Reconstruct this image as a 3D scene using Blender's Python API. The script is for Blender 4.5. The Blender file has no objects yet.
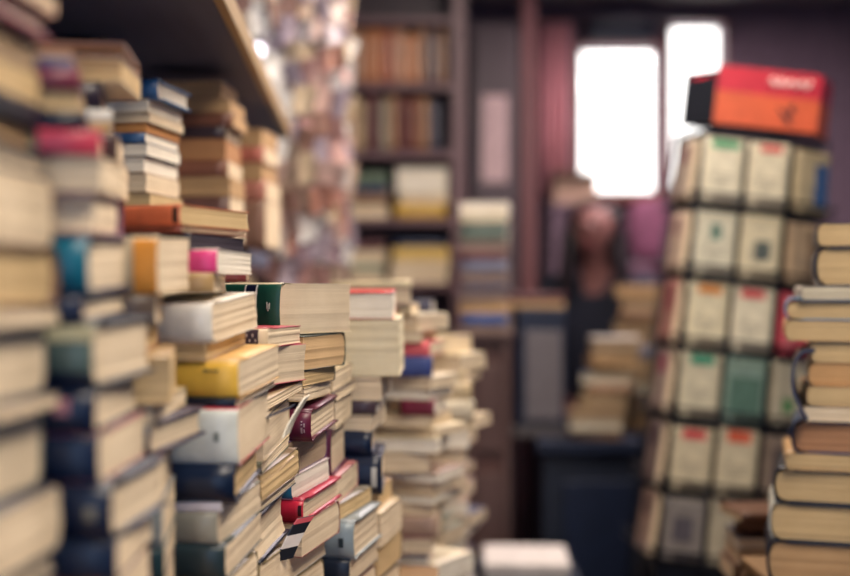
import bpy, bmesh, math, random
from mathutils import Vector, Matrix
random.seed(7)
S = bpy.context.scene
COL = S.collection
F = 1139.0; CX = 425.0; CY = 288.0; H = 1.45
PI = math.pi

def at(px, py, d):
    """a point of the place, d metres down the aisle from where the photographer stands"""
    return Vector(((px-CX)/F*d, d, H+(CY-py)/F*d))

# ------------------------------------------------------------------ materials
def lin(c):
    return tuple((v/12.92 if v <= .04045 else ((v+.055)/1.055)**2.4) for v in c)
def hexc(h):
    h = h.lstrip('#'); return lin([int(h[i:i+2], 16)/255 for i in (0, 2, 4)])+(1,)
_m = {}
def node_mat(name):
    m = bpy.data.materials.new(name); m.use_nodes = True
    nt = m.node_tree; b = nt.nodes['Principled BSDF']
    return m, nt, b
def cover(h, rough=.36, mottle=.12, coat=.0):
    k = ('c', h, rough, mottle)
    if k in _m: return _m[k]
    m, nt, b = node_mat('cover_'+h.strip('#'))
    tc = nt.nodes.new('ShaderNodeTexCoord'); n = nt.nodes.new('ShaderNodeTexNoise')
    n.inputs['Scale'].default_value = 38; n.inputs['Detail'].default_value = 5
    nt.links.new(tc.outputs['Object'], n.inputs['Vector'])
    r = nt.nodes.new('ShaderNodeValToRGB')
    c = hexc(h)
    r.color_ramp.elements[0].color = tuple(v*(1-mottle) for v in c[:3])+(1,)
    r.color_ramp.elements[1].color = tuple(min(1, v*(1+mottle)) for v in c[:3])+(1,)
    r.color_ramp.elements[0].position = .35; r.color_ramp.elements[1].position = .65
    nt.links.new(n.outputs['Fac'], r.inputs['Fac']); nt.links.new(r.outputs['Color'], b.inputs['Base Color'])
    b.inputs['Roughness'].default_value = rough
    _m[k] = m; return m
def pages(h):
    k = ('p', h)
    if k in _m: return _m[k]
    m, nt, b = node_mat('pages_'+h.strip('#'))
    tc = nt.nodes.new('ShaderNodeTexCoord'); mp = nt.nodes.new('ShaderNodeMapping')
    mp.inputs['Scale'].default_value = (4, 4, 1900)
    n = nt.nodes.new('ShaderNodeTexNoise'); n.inputs['Scale'].default_value = 1; n.inputs['Detail'].default_value = 3
    nt.links.new(tc.outputs['Object'], mp.inputs['Vector']); nt.links.new(mp.outputs['Vector'], n.inputs['Vector'])
    n2 = nt.nodes.new('ShaderNodeTexNoise'); n2.inputs['Scale'].default_value = 22; n2.inputs['Detail'].default_value = 4
    nt.links.new(tc.outputs['Object'], n2.inputs['Vector'])
    ad = nt.nodes.new('ShaderNodeMath'); ad.operation = 'MULTIPLY_ADD'
    ad.inputs[1].default_value = .6
    nt.links.new(n.outputs['Fac'], ad.inputs[0])
    sc = nt.nodes.new('ShaderNodeMath'); sc.operation = 'MULTIPLY'; sc.inputs[1].default_value = .4
    nt.links.new(n2.outputs['Fac'], sc.inputs[0]); nt.links.new(sc.outputs[0], ad.inputs[2])
    r = nt.nodes.new('ShaderNodeValToRGB'); c = hexc(h)
    r.color_ramp.elements[0].color = tuple(v*q for v, q in zip(c[:3], (.86, .82, .77)))+(1,)
    r.color_ramp.elements[1].color = tuple(min(1, v*1.12) for v in c[:3])+(1,)
    r.color_ramp.elements[0].position = .3; r.color_ramp.elements[1].position = .62
    nt.links.new(ad.outputs[0], r.inputs['Fac']); nt.links.new(r.outputs['Color'], b.inputs['Base Color'])
    bp = nt.nodes.new('ShaderNodeBump'); bp.inputs['Strength'].default_value = .5; bp.inputs['Distance'].default_value = .0006
    nt.links.new(n.outputs['Fac'], bp.inputs['Height']); nt.links.new(bp.outputs['Normal'], b.inputs['Normal'])
    b.inputs['Roughness'].default_value = .85
    _m[k] = m; return m
def wood(h, rough=.5, sc=(1.5, 1.5, 14)):
    k = ('w', h, sc)
    if k in _m: return _m[k]
    m, nt, b = node_mat('wood_'+h.strip('#'))
    tc = nt.nodes.new('ShaderNodeTexCoord'); mp = nt.nodes.new('ShaderNodeMapping'); mp.inputs['Scale'].default_value = sc
    n = nt.nodes.new('ShaderNodeTexNoise'); n.inputs['Scale'].default_value = 3; n.inputs['Detail'].default_value = 6; n.inputs['Distortion'].default_value = .8
    nt.links.new(tc.outputs['Object'], mp.inputs['Vector']); nt.links.new(mp.outputs['Vector'], n.inputs['Vector'])
    r = nt.nodes.new('ShaderNodeValToRGB'); c = hexc(h)
    r.color_ramp.elements[0].color = tuple(v*.7 for v in c[:3])+(1,)
    r.color_ramp.elements[1].color = tuple(min(1, v*1.2) for v in c[:3])+(1,)
    nt.links.new(n.outputs['Fac'], r.inputs['Fac']); nt.links.new(r.outputs['Color'], b.inputs['Base Color'])
    b.inputs['Roughness'].default_value = rough
    _m[k] = m; return m
def metal(h, rough=.4):
    k = ('m', h)
    if k in _m: return _m[k]
    m, nt, b = node_mat('metal_'+h.strip('#'))
    b.inputs['Base Color'].default_value = hexc(h); b.inputs['Metallic'].default_value = .7; b.inputs['Roughness'].default_value = rough
    _m[k] = m; return m

# ------------------------------------------------------------------ mesh helpers
def bm_box(bm, lo, hi, mat=0, M=None):
    vs = [Vector((x, y, z)) for x in (lo[0], hi[0]) for y in (lo[1], hi[1]) for z in (lo[2], hi[2])]
    if M: vs = [M @ v for v in vs]
    v = [bm.verts.new(p) for p in vs]
    for f in ((0, 1, 3, 2), (4, 6, 7, 5), (0, 4, 5, 1), (2, 3, 7, 6), (0, 2, 6, 4), (1, 5, 7, 3)):
        bm.faces.new([v[i] for i in f]).material_index = mat
def bm_tube(bm, pts, r, n=8, mat=0):
    pts = [Vector(p) for p in pts]; rings = []
    for i, p in enumerate(pts):
        t = (pts[min(i+1, len(pts)-1)]-pts[max(i-1, 0)]).normalized()
        a = t.orthogonal().normalized() if abs(t.z) > .9 else t.cross(Vector((0, 0, 1))).normalized()
        b = t.cross(a)
        rr = r[i] if isinstance(r, (list, tuple)) else r
        rings.append([bm.verts.new(p+a*math.cos(2*PI*k/n)*rr+b*math.sin(2*PI*k/n)*rr) for k in range(n)])
    for q in range(len(rings)-1):
        for k in range(n):
            f = bm.faces.new((rings[q][k], rings[q][(k+1) % n], rings[q+1][(k+1) % n], rings[q+1][k])); f.material_index = mat; f.smooth = True
    for rg in (rings[0], rings[-1]):
        bm.faces.new(rg).material_index = mat
def obj(name, bm, mats, parent=None, loc=None, bevel=0, smooth=False):
    bmesh.ops.recalc_face_normals(bm, faces=bm.faces)
    me = bpy.data.meshes.new(name); bm.to_mesh(me); bm.free()
    for m in (mats if isinstance(mats, (list, tuple)) else [mats]): me.materials.append(m)
    if smooth:
        for p in me.polygons: p.use_smooth = True
    o = bpy.data.objects.new(name, me); COL.objects.link(o)
    if parent: o.parent = parent
    if loc is not None: o.location = loc
    if bevel:
        b = o.modifiers.new('bevel', 'BEVEL'); b.width = bevel; b.segments = 2; b.limit_method = 'ANGLE'
    return o
def empty(name, loc=(0, 0, 0), rot=(0, 0, 0), label=None, cat=None, group=None):
    o = bpy.data.objects.new(name, None); COL.objects.link(o); o.empty_display_size = .05
    o.location = loc; o.rotation_euler = rot
    tag(o, label, cat, group); return o
def tag(o, label=None, cat=None, group=None, kind=None):
    if label: o['label'] = label
    if cat: o['category'] = cat
    if group: o['group'] = group
    if kind: o['kind'] = kind
    return o
def box_obj(name, lo, hi, mat, parent=None, bevel=0, M=None):
    bm = bmesh.new(); bm_box(bm, lo, hi, M=M); return obj(name, bm, mat, parent, bevel=bevel)
def struct(name, lo, hi, mat, bevel=0):
    o = box_obj(name, lo, hi, mat, bevel=bevel); o['kind'] = 'structure'; return o

# ------------------------------------------------------------------ the book
# canonical book: lies flat, spine towards -y at y=0, runs x -L..0, depth 0..W, thickness 0..T
def cover_mesh(L, W, T, th, bulge, curl=0, rnd=None, flip=0):
    rnd = rnd or random
    path = []
    nW = 6
    for i in range(nW): path.append((W*(1-i/nW), 0, -1))
    nS = 12
    r = min(T*.2, .006); PP = .85 if th > .0015 else .5
    for i in range(nS+1):
        s = i/nS
        a = s*PI
        path.append((r-(r+bulge)*max(0, math.sin(a))**PP, T*(.5-.5*math.cos(a)), 0))
    for i in range(1, nW+1): path.append((W*i/nW, T, 1))
    nX = 6
    bm = bmesh.new()
    grid = {}
    sag = -rnd.uniform(0, 1)*.0005
    for j in range(nX+1):
        x = -L*j/nX
        for i, (y, z, s) in enumerate(path):
            if i == 0: ny, nz = 0, -1
            # outward normal by neighbours
            a = path[max(i-1, 0)]; b = path[min(i+1, len(path)-1)]
            ty, tz = b[0]-a[0], b[1]-a[1]; ln = math.hypot(ty, tz) or 1
            ny, nz = tz/ln, -ty/ln
            ny, nz = -abs(ny) if s == 0 else 0, nz if s == 0 else s
            w = (y/W) if y > 0 else 0
            cz = 0
            if curl and s == 1:
                cz = curl*(w**2)*(1-j/nX)**1.5
            zz = z+cz+sag*w*(1 if s == 1 else 0)
            grid[j, i, 0] = bm.verts.new((x, y, zz))
            grid[j, i, 1] = bm.verts.new((x, y-ny*th, zz-nz*th))
    n = len(path)
    for j in range(nX):
        for i in range(n-1):
            sp = path[i][2] == 0 and path[i+1][2] == 0
            for k in (0, 1):
                f = bm.faces.new((grid[j, i, k], grid[j, i+1, k], grid[j+1, i+1, k], grid[j+1, i, k])); f.material_index = 1 if (sp and k == 0) else 0
                f.smooth = True
    for j in (0, nX):
        for i in range(n-1):
            bm.faces.new((grid[j, i, 0], grid[j, i+1, 0], grid[j, i+1, 1], grid[j, i, 1])).material_index = 1 if (path[i][2] == 0 and path[i+1][2] == 0) else 0
    for i in (0, n-1):
        for j in range(nX):
            bm.faces.new((grid[j, i, 0], grid[j+1, i, 0], grid[j+1, i, 1], grid[j, i, 1]))
    return bm
def pages_mesh(L, W, T, th, hard, bulge, rnd=None):
    rnd = rnd or random
    e = .0035 if hard else .0006
    f = .004 if hard else .0008
    y0 = min(T*.2, .006)+th*1.6; y1 = W-f
    bm = bmesh.new(); nz, nx = 10, 5
    sk = rnd.uniform(-.0018, .0018); hol = (.004 if hard else .0012)
    ring = {}
    for k in range(nz+1):
        s = k/nz; z = th*.9+(T-th*1.8)*s
        jx = rnd.uniform(-.0004, .0004); jy = rnd.uniform(-.0005, .0005)
        yy = y1-hol*math.sin(PI*s)+sk*(s-.5)+jy
        ya = y0-(y0-th*1.3+bulge*.8)*max(0, 1-(2*s-1)**2)**(.5*(.9 if hard else .6))
        x0 = -L+e+jx; x1 = -e+jx+sk*.5*(s-.5)
        pts = [(x1, ya), (x1, (ya+yy)/2), (x1, yy)]
        for q in range(1, nx): pts.append((x1+(x0-x1)*q/nx, yy+.0006*math.sin(q*1.7+rnd.random())))
        pts += [(x0, yy), (x0, (ya+yy)/2), (x0, ya)]
        ring[k] = [bm.verts.new((x, y, z)) for x, y in pts]
    n = len(ring[0])
    for k in range(nz):
        for i in range(n):
            bm.faces.new((ring[k][i], ring[k][(i+1) % n], ring[k+1][(i+1) % n], ring[k+1][i]))
    bm.faces.new(ring[0]); bm.faces.new(ring[nz])
    return bm
PG = {'c': '#dfccb0', 'w': '#ece4d6', 't': '#cdb184', 'b': '#b8966e', 'g': '#cfc6b0', 'd': '#9c8468'}
def book(loc, yaw=0, tilt=0, roll=0, L=.18, W=.115, T=.03, orient='spine', cov='#8a3030', spine=None, pg='c',
         hard=False, curl=0, label=None, group=None, name=None, cat='book', marks=None):
    """loc = front right bottom corner of the lying book"""
    name = name or ('hardback_book' if hard else 'paperback_book')
    R = Matrix.Rotation(yaw, 4, 'Z') @ Matrix.Rotation(roll, 4, 'Y') @ Matrix.Rotation(tilt, 4, 'X')
    if orient == 'spine': A = Matrix.Identity(4); bw = L; bd = W
    elif orient == 'fore': A = Matrix.Translation((-L, W, 0)) @ Matrix.Rotation(PI, 4, 'Z')
    elif orient == 'end':      # head of the book to the front, spine on the left
        A = Matrix.Translation((-W, 0, 0)) @ Matrix.Rotation(-PI/2, 4, 'Z')
    elif orient == 'endr':     # head to the front, spine on the right
        A = Matrix.Translation((0, L, 0)) @ Matrix.Rotation(PI/2, 4, 'Z')
    e = empty(name, (0, 0, 0), (0, 0, 0), label, cat, group)
    e.matrix_world = Matrix.Translation(loc) @ R @ A
    th = .0022 if hard else .0008
    bulge = min(T*.16, .006) if hard else T*.05
    cm = cover(cov); sm = cover(spine) if spine else cm
    c = obj('cover', cover_mesh(L, W, T, th, bulge, curl), [cm, sm], e)
    p = obj('page_block', pages_mesh(L, W, T, th, hard, bulge), pages(PG.get(pg, pg)), e)
    if marks:
        for (mn, mc, rects) in marks:      # rects on the spine: (from right end 0..1, to, z0..1, z1)
            bm = bmesh.new()
            for a0, a1, z0, z1 in rects:
                n = 28
                for q in range(n):
                    s0 = z0+(z1-z0)*q/n; s1 = z0+(z1-z0)*(q+1)/n
                    rr_ = min(T*.2, .006); pp_ = (.85 if hard else .5)*.5
                    ya, yb = (rr_-(rr_+bulge)*max(0, 1-(2*q_-1)**2)**pp_-.0008 for q_ in (s0, s1))
                    vs = [bm.verts.new(v) for v in ((-a0*L, ya, s0*T), (-a1*L, ya, s0*T), (-a1*L, yb, s1*T), (-a0*L, yb, s1*T))]
                    wv = [bm.verts.new(v) for v in ((-a0*L, ya+.0005, s0*T), (-a1*L, ya+.0005, s0*T), (-a1*L, yb+.0005, s1*T), (-a0*L, yb+.0005, s1*T))]
                    bm.faces.new(vs); bm.faces.new(wv[::-1])
                    for u in range(4): bm.faces.new((vs[u], vs[(u+1) % 4], wv[(u+1) % 4], wv[u]))
            obj(mn, bm, cover(mc), e)
    return e
def pbook(px, y0, y1, d, **k):
    """book whose front right edge spans y0..y1 at pixel column px, d metres away"""
    lo = at(px, y1, d); T = (y1-y0)/F*d*math.cos(math.radians(k.get('tilt', 0)))-.0004
    for a in ('yaw', 'tilt', 'roll'):
        if a in k: k[a] = math.radians(k[a])
    r = k.pop('r', px+8)
    if k.pop('back', False):      # px is the far right corner: only the page end towards the aisle shows
        W_ = k.get('W', .11); ya = math.radians(3+random.uniform(-1.5, 1.5)); db = d+W_*math.cos(ya)
        lo = at(px, y1, db)-Vector((W_*math.sin(ya), W_*math.cos(ya), 0))
        k['yaw'] = -ya; YAWS[0] = math.degrees(ya)
        return book(lo, T=(y1-y0)/F*db-.0004, **k)
    dep = k.get('L', .18) if k.get('orient') in ('end', 'endr') else k.get('W', .115)
    g = lambda a: CX+F*(lo.x+dep*math.sin(a))/(d+dep*math.cos(a))-r
    a0, a1 = math.radians(-25), math.radians(40)
    for _ in range(30):
        am = (a0+a1)/2
        if g(am) > 0: a1 = am
        else: a0 = am
    k['yaw'] = -a0; YAWS[0] = math.degrees(a0)
    return book(lo, T=T, **k)
YAWS = [0]

# ------------------------------------------------------------------ room shell
m_floor = wood('#3a2c26', .5, (1, 9, 1)); m_wall = cover('#27304a', .8, .15); m_plum = cover('#6c5866', .8, .15)
m_ceil = cover('#8d8a86', .9, .05); m_dark = cover('#141d30', .6, .2)  # navy base colour of the dark furniture imitates the blue shadow tint
XL, XR, YB, YF, ZC = -.82, 2.0, 5.2, -1.6, 2.75
struct('floor', (XL-.1, YF-.1, -.08), (XR+.1, YB+.1, 0), m_floor)
struct('ceiling', (XL-.1, YF-.1, ZC), (XR+.1, YB+.1, ZC+.08), m_ceil)
struct('wall_left', (XL-.1, YF, 0), (XL, YB, ZC), m_wall)
struct('wall_right', (XR, YF, 0), (XR+.1, YB, ZC), m_wall)
# back wall with two window openings
W1 = (at(580, 192, YB), at(657, 48, YB)); W2 = (at(670, 188, YB), at(723, 24, YB))
def back_wall():
    bm = bmesh.new()
    y0, y1 = YB, YB+.1
    xs = [XL-.1, W1[0].x, W1[1].x, W2[0].x, W2[1].x, XR+.1]
    bm_box(bm, (xs[0], y0, 0), (xs[1], y1, ZC)); bm_box(bm, (xs[4], y0, 0), (xs[5], y1, ZC))
    bm_box(bm, (xs[2], y0, 0), (xs[3], y1, ZC))
    bm_box(bm, (xs[1], y0, 0), (xs[2], y1, W1[0].z)); bm_box(bm, (xs[1], y0, W1[1].z), (xs[2], y1, ZC))
    bm_box(bm, (xs[3], y0, 0), (xs[4], y1, W2[0].z)); bm_box(bm, (xs[3], y0, W2[1].z), (xs[4], y1, ZC))
    o = obj('wall_back', bm, m_plum); o['kind'] = 'structure'
back_wall()
m_frame = wood('#7c3b34', .5)
mg, nt, b = node_mat('window_glass')
for n in list(nt.nodes):
    if n.type != 'OUTPUT_MATERIAL': nt.nodes.remove(n)
tr = nt.nodes.new('ShaderNodeBsdfTransparent'); gl = nt.nodes.new('ShaderNodeBsdfGlossy'); mx = nt.nodes.new('ShaderNodeMixShader')
mx.inputs[0].default_value = .06; gl.inputs['Roughness'].default_value = .05
nt.links.new(tr.outputs[0], mx.inputs[1]); nt.links.new(gl.outputs[0], mx.inputs[2])
nt.links.new(mx.outputs[0], [n for n in nt.nodes if n.type == 'OUTPUT_MATERIAL'][0].inputs['Surface'])
for i, (a, b_) in enumerate((W1, W2)):
    e = empty('window_%d' % (i+1), (a.x, YB, a.z)); e['kind'] = 'structure'
    w = b_.x-a.x; h = b_.z-a.z; bm = bmesh.new(); t = .022
    bm_box(bm, (-t, -.03, -t), (w+t, -.001, 0)); bm_box(bm, (-t, -.03, h), (w+t, -.001, h+t))
    bm_box(bm, (-t, -.03, 0), (0, -.001, h)); bm_box(bm, (w, -.03, 0), (w+t*.4, -.001, h))
    f = obj('window_frame', bm, m_frame, e)
    box_obj('pane', (0, .04, 0), (w, .045, h), mg, e)
    s = box_obj('window_sill', (-t, -.09, -.05), (w+t*.4, -.001, -t), m_frame, e, bevel=.003)

# ------------------------------------------------------------------ left wall shelves
m_pine = wood('#a88a5c', .45, (14, 1.2, 14)); m_shelf = wood('#5c6078', .6, (10, 1, 10))
def wall_shelf(z, x1, x2, y0, y1, lip, label, t=.03):
    e = empty('wall_shelf', (XL, y0, z), label=label, cat='shelf')
    w, w2, D = x1-XL, x2-XL, y1-y0
    def slab(a0, a1, b0, b1, z0, z1):
        bm = bmesh.new(); v = [bm.verts.new(p) for zz in (z0, z1) for p in ((a0, 0, zz), (a1, 0, zz), (b1, D, zz), (b0, D, zz))]
        for f in ((0, 1, 2, 3), (7, 6, 5, 4), (0, 4, 5, 1), (1, 5, 6, 2), (2, 6, 7, 3), (3, 7, 4, 0)): bm.faces.new([v[i] for i in f])
        return bm
    obj('board', slab(0, w-.002, 0, w2-.002, 0, t), m_shelf, e, bevel=.002)
    if lip: obj('edge_strip', slab(w-.002, w+.012, w2-.002, w2+.012, -.002, t+.002), m_pine, e, bevel=.002)
    n = 3
    for k in range(n):
        yy = .15+(y1-y0-.3)*k/(n-1)
        bm = bmesh.new(); v = [bm.verts.new(p) for p in ((.001, yy, 0), (w*.6, yy, 0), (.001, yy, -.12), (.001, yy+.02, 0), (w*.6, yy+.02, 0), (.001, yy+.02, -.12))]
        bm.faces.new(v[:3]); bm.faces.new(v[3:][::-1])
        for a, c in ((0, 1), (1, 2), (2, 0)): bm.faces.new((v[a], v[c], v[c+3], v[a+3]))
        obj('bracket', bm, metal('#22252c'), e)
    return e
wall_shelf(H+.36, -.212, -.335, .5, 2.75, True, 'dark wall shelf with pale pine front edge high above the left book piles')
wall_shelf(H+.045, -.34, -.34, 1.36, 2.5, False, 'dark wall shelf under the brown book piles, behind the front row')

# ------------------------------------------------------------------ table and crates under the piles
m_table = wood('#5a4030', .5, (2, 10, 2)); m_crate = wood('#8a6a48', .6, (9, 2, 9))
def table(name, lo, hi, mat, label, leg=.05):
    e = empty(name, (lo[0], lo[1], 0), label=label, cat='table')
    w, dd, h = hi[0]-lo[0], hi[1]-lo[1], hi[2]
    box_obj('tabletop', (0, 0, h-.03), (w, dd, h), mat, e, bevel=.004)
    for x in (.02, w-.02-leg):
        for y in (.02, dd-.02-leg):
            box_obj('leg', (x, y, 0), (x+leg, y+leg, h-.03), mat, e, bevel=.003)
    bm = bmesh.new()
    bm_box(bm, (.03, .03, h-.1), (w-.03, .045, h-.03)); bm_box(bm, (.03, dd-.045, h-.1), (w-.03, dd-.03, h-.03))
    bm_box(bm, (.03, .045, h-.1), (.045, dd-.045, h-.03)); bm_box(bm, (w-.045, .045, h-.1), (w-.03, dd-.045, h-.03))
    obj('apron', bm, mat, e); return e
table('long_table', (-.79, .5, 0), (.1, 2.6, .72), m_table, 'long brown wooden table carrying the left hand wall of books')
def crate(lo, hi, label):
    e = empty('wooden_crate', lo, label=label, cat='crate')
    w, dd, h = (hi[i]-lo[i] for i in range(3)); t = .014
    box_obj('lid', (0, 0, h-t), (w, dd, h), m_crate, e, bevel=.002)
    n = max(2, int(h/.1)); sh = (h-t)/n
    for k in range(n):
        z0, z1 = k*sh+.002, (k+1)*sh-.008
        bm = bmesh.new()
        bm_box(bm, (0, 0, z0), (w, t, z1)); bm_box(bm, (0, dd-t, z0), (w, dd, z1))
        bm_box(bm, (0, t, z0), (t, dd-t, z1)); bm_box(bm, (w-t, t, z0), (w, dd-t, z1))
        obj('side_slat', bm, m_crate, e)
    for x in (t, w-t-.03):
        for y in (t, dd-t-.03): box_obj('corner_post', (x, y, 0), (x+.03, y+.03, h-t), m_crate, e)
C1, C2, C3 = 1.13, 1.03, .84
crate((-.74, .53, .72), (-.11, 1.16, C1), 'tall slatted crate on the table under the nearest book piles')
crate((-.60, 1.18, .72), (.02, 1.72, C2), 'middle slatted crate on the table under the sharpest book piles')
crate((-.52, 1.74, .72), (.09, 2.50, C3), 'low slatted crate on the table under the farthest cream piles')

# ------------------------------------------------------------------ front book piles
BASE = {}
def column(name, d, base, items, **dflt):
    """items top to bottom: (px, ytop, ybot, label, opts). then plain books down to the base."""
    lowest = None
    for it in items:
        px, y0, y1, lab, op = it
        k = dict(dflt); k.update(op); dd = k.pop('d', d)
        pbook(px, y0, y1, dd, label=lab, group=name, **k)
        lowest = (px, y1, dd, k)
    # books that carry the pile, down to the crate
    px, y1, dd, k = lowest
    bk = k.get('back', False)
    z = at(px, y1, dd+(.104 if bk else 0)).z; x = at(px, y1, dd+(.104 if bk else 0)).x-(.006 if bk else 0)
    n = 0; rem = z-base
    ords = ['first', 'second', 'third', 'fourth', 'fifth', 'sixth', 'seventh', 'eighth', 'ninth']
    if rem > .006:
        cnt = max(1, round(rem/.04)); T = rem/cnt
        tl = math.radians(k.get('tilt', 0))
        for q in range(cnt):
            book(Vector((x, dd, z-(q+1)*T)), yaw=-math.radians(YAWS[0]), tilt=tl*(1-(q+1)/cnt), T=T-.0012, L=.12, W=.098,
                 orient=random.choice(['spine', 'fore']), cov=random.choice(['#7a4a3a', '#3a4a6a', '#8a7a5a']), pg='c',
                 label='worn paperback, %s one low down in the %s' % (ords[q], name), group=name)

column('nearest pile at the left edge', .60, C1, [
 (56, 0, 16, 'cream paperback lying on the dusky red book in the top left corner', dict(tilt=0, r=70, orient='fore', pg='c', cov='#d8a888', L=.16)),
 (50, 16, 40, 'dusky red hardback near the top left corner', dict(tilt=0, r=56, cov='#8e3450', spine='#96384f', hard=True, L=.16)),
 (36, 40, 74, 'grey brown book directly under the dusky red hardback', dict(tilt=0, r=52, cov='#5d5550', L=.15, orient='fore', pg='d')),
 (40, 74, 108, 'tan paged paperback above the dark navy hardback at the far left', dict(tilt=0, r=60, cov='#8a7358', orient='fore', pg='t', L=.16)),
 (46, 108, 124, 'dark navy hardback at the left edge under the tan pages', dict(tilt=0, r=62, cov='#15233f', hard=True)),
 (36, 124, 154, 'book with grey green cover and tan pages at the left edge', dict(tilt=0, r=56, cov='#3d5a50', orient='fore', pg='b', hard=True)),
 (50, 154, 180, 'glossy dark blue hardback over the thick cream book at the left edge', dict(tilt=0, r=58, cov='#12213c', hard=True)),
 (52, 180, 248, 'very thick cream paged book at the left edge, second of the fat ones', dict(tilt=0, r=60, cov='#a08466', orient='fore', pg='c')),
 (56, 248, 306, 'thick tan paged book with brown cover at the left edge', dict(tilt=0, r=66, cov='#7d5d48', orient='fore', pg='t', hard=True)),
 (60, 306, 325, 'dark slate book, shadow in its colour, between tan and cream blocks at the left edge', dict(tilt=0, r=68, cov='#17233a')),  # dark colour covers both the book and the shadow lying there
 (45, 325, 390, 'cream block of pages at the left edge level with the grey green spine', dict(tilt=0, r=52, cov='#2a3346', orient='fore', pg='c')),
 (60, 390, 406, 'thin dark navy book at the left edge below the cream block', dict(tilt=0, r=72, cov='#14223c')),
 (40, 406, 482, 'tall beige page block at the left edge, second from the bottom', dict(tilt=0, r=48, cov='#9a9a8a', orient='fore', pg='c', hard=False)),
 (61, 482, 545, 'pale beige page block in the lower left corner', dict(tilt=0, r=66, cov='#14223c', orient='fore', pg='c')),
 (61, 545, 572, 'dark navy hardback in the bottom left corner', dict(tilt=0, r=70, cov='#14223c', hard=True)),
], L=.15, W=.104, back=True)

column('second pile from the left', .72, C1, [
 (72, 48, 58, 'slim peach edged paperback, edge coloured as a highlight, on top of the second pile', dict(tilt=2, r=76, orient='fore', pg='#f0cfae', cov='#c89878', L=.12)),  # peach edge is a highlight put into the page colour
 (73, 58, 69, 'slim slate blue book under the peach edged paperback', dict(tilt=2, r=78, cov='#4a557a', L=.13)),
 (79, 69, 90, 'maroon book with plain spine in the second pile, high up', dict(tilt=2, r=84, cov='#7a3148', hard=True)),
 (81, 90, 112, 'tan paged book between the maroon and the black books, high up', dict(tilt=2, r=86, cov='#8a7358', orient='fore', pg='t', L=.15)),
 (84, 112, 131, 'black hardback above the pinkish red box spine', dict(tilt=2, r=92, cov='#101b30', hard=True)),
 (101, 131, 155, 'book with bright pinkish red spine at the upper left', dict(tilt=2, r=104, cov='#b84058', spine='#c8455c', L=.16)),
 (102, 155, 191, 'thick cream book below the pinkish red spine', dict(tilt=2, r=122, cov='#cbb898', orient='fore', pg='c', L=.125)),
 (98, 191, 235, 'cream page block with mauve cover edges above the teal spine', dict(tilt=2, r=122, cov='#7a4a5e', orient='fore', pg='c', hard=True, L=.12)),
 (90, 235, 294, 'thick book with rounded teal spine at the left', dict(tilt=2, r=131, cov='#3a4460', spine='#0c6a82', hard=True, L=.105)),
 (84, 294, 323, 'navy backed book with cream pages between the teal and grey green spines', dict(tilt=2, r=130, cov='#222c48', hard=True)),
 (96, 323, 389, 'thick book with mottled grey green spine at the left', dict(tilt=2, r=155, cov='#3e4450', spine='#5a6c64', hard=True,
      L=.12, marks=[('spine_pale_band', '#bfb896', [(0, 1, .74, .97)]), ('spine_foot_band', '#1b2a44', [(.0, 1, .03, .26)])])),  # spine paler along the top, navy along the foot
 (97, 389, 434, 'navy book with small pink emblem on its spine', dict(tilt=2, r=142, cov='#14233f', hard=True, marks=[('pink_emblem', '#c98a92', [(.12, .19, .45, .8)])])),
 (99, 434, 484, 'navy spined book with rosy cover edges below the pink emblem', dict(tilt=2, r=146, cov='#b0606a', spine='#14233f')),
 (114, 484, 541, 'thick navy book with tiny pale emblem, low in the second pile', dict(tilt=2, r=168, cov='#16233c', hard=True, marks=[('pale_emblem', '#8e8878', [(.07, .12, .4, .62)])])),
 (117, 541, 580, 'dark backed book with pale pages at the bottom, under the tiny pale emblem', dict(tilt=2, r=152, cov='#1a2842')),
], L=.135, W=.106)

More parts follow.
